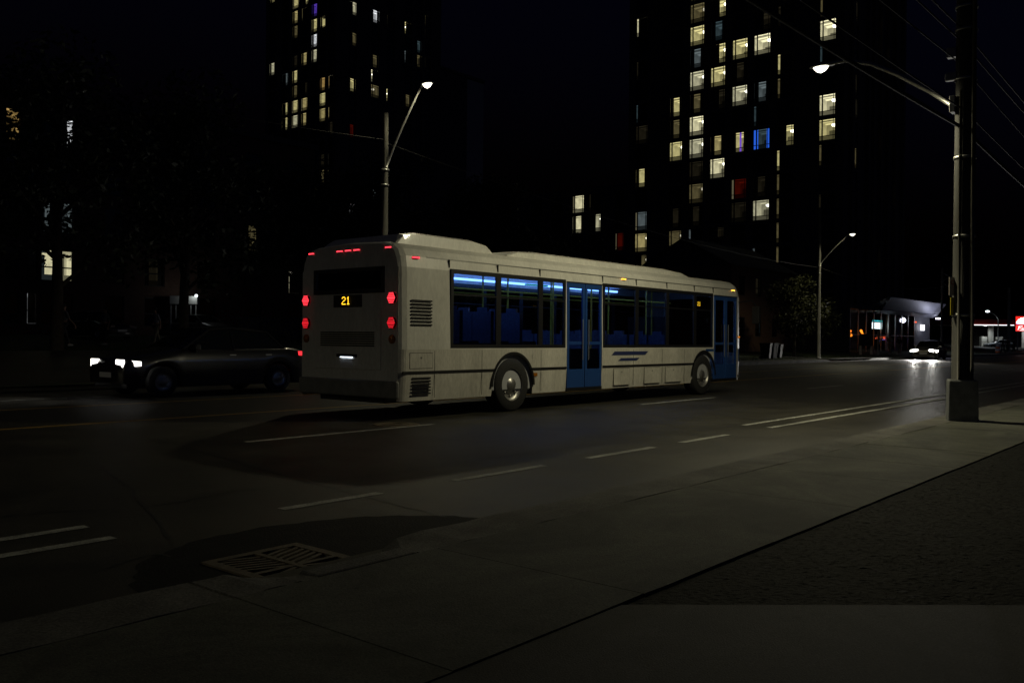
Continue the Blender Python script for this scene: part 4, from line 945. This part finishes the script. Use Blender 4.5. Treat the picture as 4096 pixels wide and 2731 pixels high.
# sign strapped beside it
ps = thing('parking_sign', 'small white parking sign with a yellow strip strapped to the thick pole', 'sign', (14.78, 3.63, ZS + 1.6), R(-40))
MB().box(-.055, .055, -.012, 0, .3, .58).build('sign_plate', mat('sign_white_paint', (.6, .55, .5), .5), ps)
b = MB(); b.lathe([(.035, 0), (.035, -.003), (.026, -.003), (.026, 0)], 18, (0, -.0125, .5), 'y'); b.build('sign_mark', mat('sign_red_paint', (.5, .03, .03), .5), ps)
MB().box(-.03, .03, -.012, 0, .0, .27).build('marker_strip', mat('reflective_yellow', (.6, .5, .03), .4), ps)
def far_pole(label, x, y, h, armz, reach, lampz, power, lit=True, rad=.125, bow=.12, name='lamp_pole'):
    t = thing(name, label, 'lamp post' if lit else 'utility pole', (x, y, zfar(y) - .05))
    z0 = t.location.z
    MB().tube([(0, 0, 0), (0, 0, h * .5), (0, 0, h)], [rad, rad * .92, rad * .8], 14).build('shaft', M_pole, t, True)
    MB().lathe([(rad + .06, 0), (rad + .05, .12), (rad, .16)], 14).build('foot', M_galv, t, True)
    for z in (armz - .1, armz - .6): MB().lathe([(rad, -.03), (rad + .015, -.03), (rad + .015, .03), (rad, .03)], 14, (0, 0, z)).build('band', M_galv, t, True)
    if reach:
        MB().tube(arc((0, -.08, armz), (0, -reach, lampz), bow), .035, 8).build('arm', M_galv, t, True)
        if lit: lamp_head(t, (0, -reach, lampz), -1, power, .95)
    return t
far_pole('concrete lamp pole rising behind the bus roof with a bright lamp', 20.2, 22.5, 8.7, 6.9, 1.72, 9.34, 620)
far_pole('concrete lamp pole across the road beyond the front of the bus', 60.8, 23.4, 10.4, 6.5, 2.0, 8.45, 620)
far_pole('concrete lamp pole of the same far row, left of the view', -19.5, 22.6, 8.7, 6.9, 2.2, 9.38, 4200)
far_pole('bare utility pole standing behind the grey oncoming car', 95.2, 24.3, 8.5, 7.3, 3.0, 8.2, 0, False, name='utility_pole')
far_pole('distant utility pole near the petrol station sign', 127.3, 24.6, 8.2, 7.4, 0, 0, 0, False, rad=.2, name='utility_pole')
lp = thing('lamp_pole', 'slim lamp pole with a cold white lamp above the petrol station', 'lamp post', (167.3, 33.9, .5), R(-50))
MB().tube([(0, 0, 0), (0, 0, 4.9)], [.1, .08], 10).build('shaft', M_galv, lp, True)
MB().tube([(0, 0, 4.8), (-.6, 0, 5.6), (-1.6, 0, 6.1)], .06, 8).build('arm', M_galv, lp, True)
MB().sphere((-1.8, 0, 6.1), .32, 12, 6, .55).build('lens', emit('cold_lamp', (.85, .97, 1), 3), lp, True)
spot('lamp_light', (-1.8, 0, 5.8), (-1.8, 0, 0), 300, (.85, .97, 1), 150, .5, .3, lp)
def wire(label, p0, p1, sag, rad, n=28):
    pts = [Vector(p0).lerp(Vector(p1), i / n) - Vector((0, 0, sag * 4 * (i / n) * (1 - i / n))) for i in range(n + 1)]
    tag(MB().tube(pts, rad, 6, cap=False).build('overhead_wire', M_wire, None, True), label, 'wire', 'overhead wires')
names = ['topmost', 'second from top', 'third from top', 'fourth from top', 'lowest and thickest']
for i, (z, y, sag, rr) in enumerate(((6.1, 3.56, .3, .013), (5.9, 3.56, .3, .013), (5.62, 3.62, .5, .011), (4.85, 3.52, .45, .012), (4.6, 3.56, .5, .028))):
    wire('%s overhead wire running left from the near lamp pole' % names[i], (-24, y + .1, z + .5), (14.95, y, z), sag, rr)
    wire('%s overhead wire running right from the near lamp pole' % names[i], (15.1, y, z), (52, y, z - .2), sag, rr)
wire('thin wire leaving the far lamp pole to the left', (-14, 23, 8.6), (20.1, 22.5, 7.9), .8, .01)
wire('thin wire between the two far lamp poles behind the bus', (20.3, 22.5, 7.8), (60.7, 23.4, 6.4), .6, .008)
wire('thin wire between the far lamp pole and the bare utility pole', (60.9, 23.4, 6.4), (95.1, 24.3, 6.8), .7, .02)
wire('thin wire from the bare utility pole towards the petrol station', (95.3, 24.3, 7.2), (127.2, 24.6, 7.4), .9, .025)
wire('higher thin wire sagging towards the petrol station', (95.3, 24.3, 8.2), (180, 25, 9.5), 2.0, .025)

# ------------------------------------------------------------------ board sign, bins, hydrant-like bits
bs = thing('notice_board', 'dark notice board on two white posts beyond the bus', 'sign', (77.1, 25.6, zfar(25.6)))
MB().box(-1.5, 1.5, -.05, .05, .75, 1.75).build('board', M_bdark, bs)
for k in range(4): MB().box(-1.3, 1.3, -.056, -.05, .85 + k * .22, .9 + k * .22).build('line', mat('board_grey', (.05, .05, .06), .6), bs)
for x in (-1.35, 1.35): MB().box(x - .08, x + .08, -.08, .08, 0, .75).build('post', M_pale, bs)
bn = thing('banner_post', 'small lit orange and white banner beside the notice board', 'banner', (78.9, 25.2, zfar(25.2)))
MB().box(-.05, .05, -.05, .05, 0, 2.2).build('post', M_galv, bn)
b = MB(); b.box(-.25, .25, -.07, -.055, .9, 2.1); b.build('cloth', mat('banner_cloth', (.7, .5, .25), .8, var=.5, scale=2), bn)
def bin_(label, x, y, rz, sc=1.):
    t = thing('wheelie_bin', label, 'bin', (x, y, zfar(y) - .02), rz, 'bins at the far kerb')
    b = MB(); rows = [[(sx * w, sy * d, z) for (sx, sy) in ((-1, -1), (1, -1), (1, 1), (-1, 1))] for (w, d, z) in ((.22 * sc, .24 * sc, .06), (.29 * sc, .33 * sc, .95 * sc))]
    M_bin = mat('bin_plastic', (.012, .013, .013), .65, spec=.2); b.grid(rows, closed=True); b.face(rows[0]); b.build('body', M_bin, t, bevel=.02)
    MB().box(-.31 * sc, .31 * sc, -.36 * sc, .34 * sc, .95 * sc, 1.02 * sc).build('lid', M_bin, t, bevel=.02)
    for s_ in (-1, 1): MB().lathe([(.001, -.02), (.1, -.02), (.1, .02), (.001, .02)], 12, (0, 0, 0), 'y').build('wheel', M_rub, t, False, (s_ * .2, .28, .1)).rotation_euler = (0, 0, pi / 2)
    MB().box(-.012, .012, -.37 * sc, -.345 * sc, .3, .9).build('reflective_strip', M_bin, t)
bin_('leftmost of three dark bins at the far kerb ahead of the bus', 54.1, 24.2, R(10)); bin_('middle of three dark bins at the far kerb ahead of the bus', 55.2, 24.3, R(-8)); bin_('rightmost of three dark bins at the far kerb ahead of the bus', 56.3, 24.4, R(5), .92)
hy = thing('traffic_barrel', 'striped traffic barrel on the far pavement before the petrol station', 'traffic barrel', (116.4, 23.6, .14))
for k in range(4): MB().lathe([(.28 - k * .02, k * .25), (.27 - k * .02, k * .25 + .24), (.25 - k * .02, k * .25 + .25)], 16).build('band', [mat('barrel_orange', (.5, .12, .02), .6), mat('barrel_white', (.5, .5, .5), .6)][k % 2], hy, True)
MB().lathe([(.36, 0), (.36, .05), (.3, .06)], 16).build('foot', M_rub, hy, True)

# ------------------------------------------------------------------ trees
def leaf_cloud(r2, blobs, n, size):
    b = MB()
    tot = sum(bl[3] ** 2 for bl in blobs)
    for bl in blobs:
        cx, cy_, cz, br = bl
        for i in range(int(n * br * br / tot)):
            d = Vector((r2.gauss(0, 1), r2.gauss(0, 1), r2.gauss(0, .8))).normalized() * br * (r2.random() ** .4)
            p = Vector((cx, cy_, cz)) + d
            if r2.random() < .12: p += Vector((r2.uniform(-.4, .4), r2.uniform(-.4, .4), r2.uniform(-.3, .3)))
            a = Vector((r2.gauss(0, 1), r2.gauss(0, 1), r2.gauss(0, .6))).normalized(); c_ = a.cross(Vector((r2.gauss(0, 1), r2.gauss(0, 1), r2.gauss(0, 1)))).normalized()
            s_ = size * r2.uniform(.6, 1.3)
            b.face([p - a * s_, p + c_ * s_ * .42, p + a * s_, p - c_ * s_ * .42])
    return b
def tree(label, x, y, h, cr, n, size, seed, leafm=0, trunk_h=.3, z=None, tr=None):
    r2 = random.Random(seed); z = zfar(y) - .06 if z is None else z
    t = thing('tree', label, 'tree', (x, y, z), 0, 'street and garden trees')
    tr = tr or h * .018; b = MB(); lx, ly = r2.uniform(-.3, .3), r2.uniform(-.3, .3)
    b.tube([(0, 0, 0), (lx * .3, ly * .3, h * .25), (lx, ly, h * .5), (lx * 1.4, ly * 1.4, h * .82)], [tr * 1.3, tr, tr * .7, tr * .2], 9)
    blobs = []
    nb = 10
    for k in range(nb):
        a = 2 * pi * k / nb * 1.9 + r2.uniform(-.4, .4); zz = h * (trunk_h + (1 - trunk_h) * (k + .7) / nb * .92)
        prof = sin(pi * min(1, max(.12, (zz / h - trunk_h + .12) / (1.12 - trunk_h)))) ** .7
        rr = cr * prof * r2.uniform(.45, .8); tip = (lx + cos(a) * rr, ly + sin(a) * rr, zz)
        st_ = h * (.22 + .5 * k / nb); b.tube([(lx * st_ / h, ly * st_ / h, st_), ((lx + tip[0]) / 2, (ly + tip[1]) / 2, (st_ + zz) / 2 + .1), tip], [tr * .5, tr * .3, tr * .08], 6)
        blobs.append((*tip, cr * r2.uniform(.34, .55)))
    blobs.append((lx, ly, h * .66, cr * .55)); blobs.append((lx, ly, h * .9, cr * .34))
    b.build('trunk', M_bark, t, True)
    c_ = leaf_cloud(r2, blobs, n, size).build('crown', M_leaf[leafm], t); c_['kind'] = 'stuff'
    return t
TREES = [
    ('big dark tree at the far left in front of the apartment block', 10.5, 37, 9.6, 3.6, 5200, .17, 0, .3),
    ('tallest dark tree on the left before the apartment block', 15.6, 36.5, 11.2, 4.0, 5600, .17, 0, .36),
    ('rounded dark tree between the apartment block and the porch', 22.4, 39, 11.6, 4.4, 5600, .18, 0, .34),
    ('broad dark tree beside the lit porch behind the bus', 33.5, 44.5, 10.2, 4.3, 5200, .19, 0, .42),
    ('dark tree hiding the foot of the left tower', 46, 56, 12.5, 5.2, 5200, .24, 0, .25),
    ('dark tree right of the far lamp pole behind the bus', 57, 62, 16, 6.0, 5200, .27, 0, .22),
    ('dark tree standing behind the middle of the bus roof', 62, 54, 14.5, 5.4, 5200, .26, 0, .22),
    ('tall dark tree between the two towers', 78, 70, 17.5, 6.4, 5200, .3, 0, .2),
    ('dark tree before the low apartment block', 76, 58, 10.5, 4.6, 4600, .25, 0, .2),
    ('slim dark tree left of the house behind the bus', 59.5, 41, 8.0, 3.2, 3600, .2, 0, .25),
    ('small olive maple lit by the lamp beside the far lamp pole', 62.4, 25.8, 5.6, 2.2, 4200, .13, 1, .3),
    ('thin young tree right of the far lamp pole', 69.5, 26.6, 4.2, 1.5, 2000, .12, 1, .4),
    ('dark tree behind the petrol station pumps', 190, 52, 9, 5.0, 3000, .35, 0, .25),
]
for i, (lb, x, y, h, cr, n, sz, lm, th) in enumerate(TREES): tree(lb, x, y, h, cr, n, sz, 40 + i, lm, th)
# ragged grass along the far verge
b = MB(); r2 = random.Random(11)
for i in range(9000):
    x = r2.uniform(25, 78) if i % 3 else r2.uniform(5, 25); y = (23.25 + r2.random() ** 2 * 5) if i % 3 else 36.05 + r2.random() ** 2 * 3
    if 58.5 < x < 60.2 and y < 29: continue
    h = r2.uniform(.04, .12); a = r2.uniform(0, 3.1); z = zfar(y) - .03; w = .012
    b.face([(x - w * cos(a), y - w * sin(a), z), (x + w * cos(a), y + w * sin(a), z), (x + r2.uniform(-.03, .03), y + r2.uniform(-.03, .03), z + h)])
o = b.build('grass_blades', M_grass); struct(o, 'stuff'); o['label'] = 'short ragged grass on the far verge'

# ------------------------------------------------------------------ people
M_skin = mat('skin', (.35, .2, .14), .6, var=.1, scale=10); M_hair = mat('hair_dark', (.02, .015, .012), .7)
def skinned(name, pts, edges, rad, m, parent, root=0, sub=1):
    me = bpy.data.meshes.new(name); me.from_pydata(pts, edges, []); me.materials.append(m)
    o = link(name, me, parent)
    o.modifiers.new('skin', 'SKIN'); o.modifiers['skin'].use_smooth_shade = True
    s_ = o.modifiers.new('subdivision', 'SUBSURF'); s_.levels = sub; s_.render_levels = sub
    if not me.skin_vertices:
        bm = bmesh.new(); bm.from_mesh(me); bm.verts.layers.skin.verify(); bm.to_mesh(me); bm.free()
    for i, v in enumerate(me.skin_vertices[0].data):
        r_ = rad[i]; v.radius = r_ if isinstance(r_, tuple) else (r_, r_); v.use_root = (i == root)
    return o
def person(label, x, y, z, rz, H=1.74, stride=.25, armsw=.2, shirt=(.4, .4, .42), trousers=(.04, .04, .05), lean=0., group='people on the far pavement'):
    t = thing('person', label, 'person', (x, y, z), rz, group); k = H / 1.74
    P = {}; L = []; Rr = []; E = []
    def v(n, p, r_, par=None):
        P[n] = len(L); L.append((p[0] * k + lean * max(0, p[2] - .9) * k, p[1] * k, p[2] * k)); Rr.append((r_[0] * k, r_[1] * k) if isinstance(r_, tuple) else r_ * k)
        if par is not None: E.append((P[par], P[n]))
    v('pelvis', (0, 0, .95), (.15, .11)); v('waist', (0, 0, 1.1), (.13, .1), 'pelvis'); v('chest', (0, 0, 1.3), (.16, .11), 'waist'); v('neck0', (0, 0, 1.45), .07, 'chest'); v('neck', (.01, 0, 1.52), .052, 'neck0')
    v('head', (.02, 0, 1.6), (.075, .085), 'neck'); v('crown', (.015, 0, 1.69), (.07, .08), 'head'); v('nose', (.1, 0, 1.6), .015, 'head')
    for s_, q in ((1, 'l'), (-1, 'r')):
        f_ = stride * s_; a = -armsw * s_
        v(q + 'hip', (0, .09 * s_, .9), .095, 'pelvis'); v(q + 'knee', (f_ * .45 + .03, .1 * s_, .5), .062, q + 'hip'); v(q + 'ank', (f_ - .02, .1 * s_, .09), .042, q + 'knee'); v(q + 'toe', (f_ + .15, .11 * s_, .035), .035, q + 'ank')
        v(q + 'sh', (0, .17 * s_, 1.4), .06, 'chest'); v(q + 'elb', (a * .4 - .03, .23 * s_, 1.12), .045, q + 'sh'); v(q + 'wri', (a + .05, .24 * s_, .88), .03, q + 'elb'); v(q + 'palm', (a + .07, .24 * s_, .8), (.025, .035), q + 'wri')
        for i, (dx, dl) in enumerate(((-.03, .085), (-.01, .1), (.012, .095), (.032, .075))): v(q + 'f%d' % i, (a + .08 + dx, .235 * s_, .8 - dl), .009, q + 'palm')
        v(q + 'th', (a + .13, .22 * s_, .77), .01, q + 'wri')
    skinned('body', L, E, Rr, M_skin, t)
    def sub(names, grow, nm, m):
        idx = [P[n] for n in names]; mp = {i: j for j, i in enumerate(idx)}
        ed = [(mp[a], mp[b]) for (a, b) in E if a in mp and b in mp]
        rad = [tuple(q * grow + .008 for q in Rr[i]) if isinstance(Rr[i], tuple) else Rr[i] * grow + .008 for i in idx]
        return skinned(nm, [L[i] for i in idx], ed, rad, m, t)
    cm = lambda n, c: mat(n + '_%d_%d_%d' % tuple(int(v_ * 100) for v_ in c), c, .85, var=.15, scale=8)
    sub(['chest', 'pelvis', 'waist', 'neck0', 'lsh', 'rsh', 'lelb', 'relb'], 1.12, 'shirt', cm('shirt', shirt))
    sub(['pelvis', 'lhip', 'rhip', 'lknee', 'rknee', 'lank', 'rank'], 1.14, 'trousers', cm('trousers', trousers))
    for q in 'lr':
        a = L[P[q + 'ank']]; b = MB(); b.box(a[0] - .07, a[0] + .2, a[1] - .05, a[1] + .05, 0, .08); b.build('shoe', mat('shoe_pale', (.4, .4, .38), .7), t, bevel=.025)
    hd = L[P['crown']]; MB().sphere((hd[0] - .015, hd[1], hd[2] + .012), .098, 10, 6, .9).build('hair', M_hair, t, True)
person('person in a pale jacket and light trousers walking left of the porch', 22.0, 40.6, zfar(40.6), R(175), 1.76, .2, .1, (.3, .3, .33), (.22, .19, .14), .12)
person('person in a grey shirt striding at the far left under the trees', 17.2, 39.6, zfar(39.6), R(10), 1.8, .32, .3, (.16, .16, .16), (.03, .03, .035))
person('person with dark clothes and pale shoes standing beside the dark parked car', 19.4, 40.4, zfar(40.4), R(190), 1.7, .08, .05, (.14, .14, .15), (.02, .02, .02))
person('person in olive clothes walking beside the notice board', 82.8, 25.4, zfar(25.4), R(170), 1.75, .2, .2, (.2, .17, .11), (.2, .17, .12))
person('person in black with pale legs walking before the glass shop', 84.8, 25.2, zfar(25.2), R(10), 1.62, .15, .2, (.02, .02, .02), (.25, .23, .2))
person('leftmost of three people standing near the petrol station', 122.1, 24.2, .17, R(200), 1.75, .12, .1, (.03, .03, .03), (.03, .03, .03))
person('middle of three people standing near the petrol station', 125.3, 24.3, .17, R(160), 1.8, .12, .1, (.05, .04, .04), (.03, .03, .03))
person('rightmost of three people standing near the petrol station', 128.4, 24.2, .17, R(80), 1.72, .1, .1, (.04, .04, .05), (.03, .03, .03))
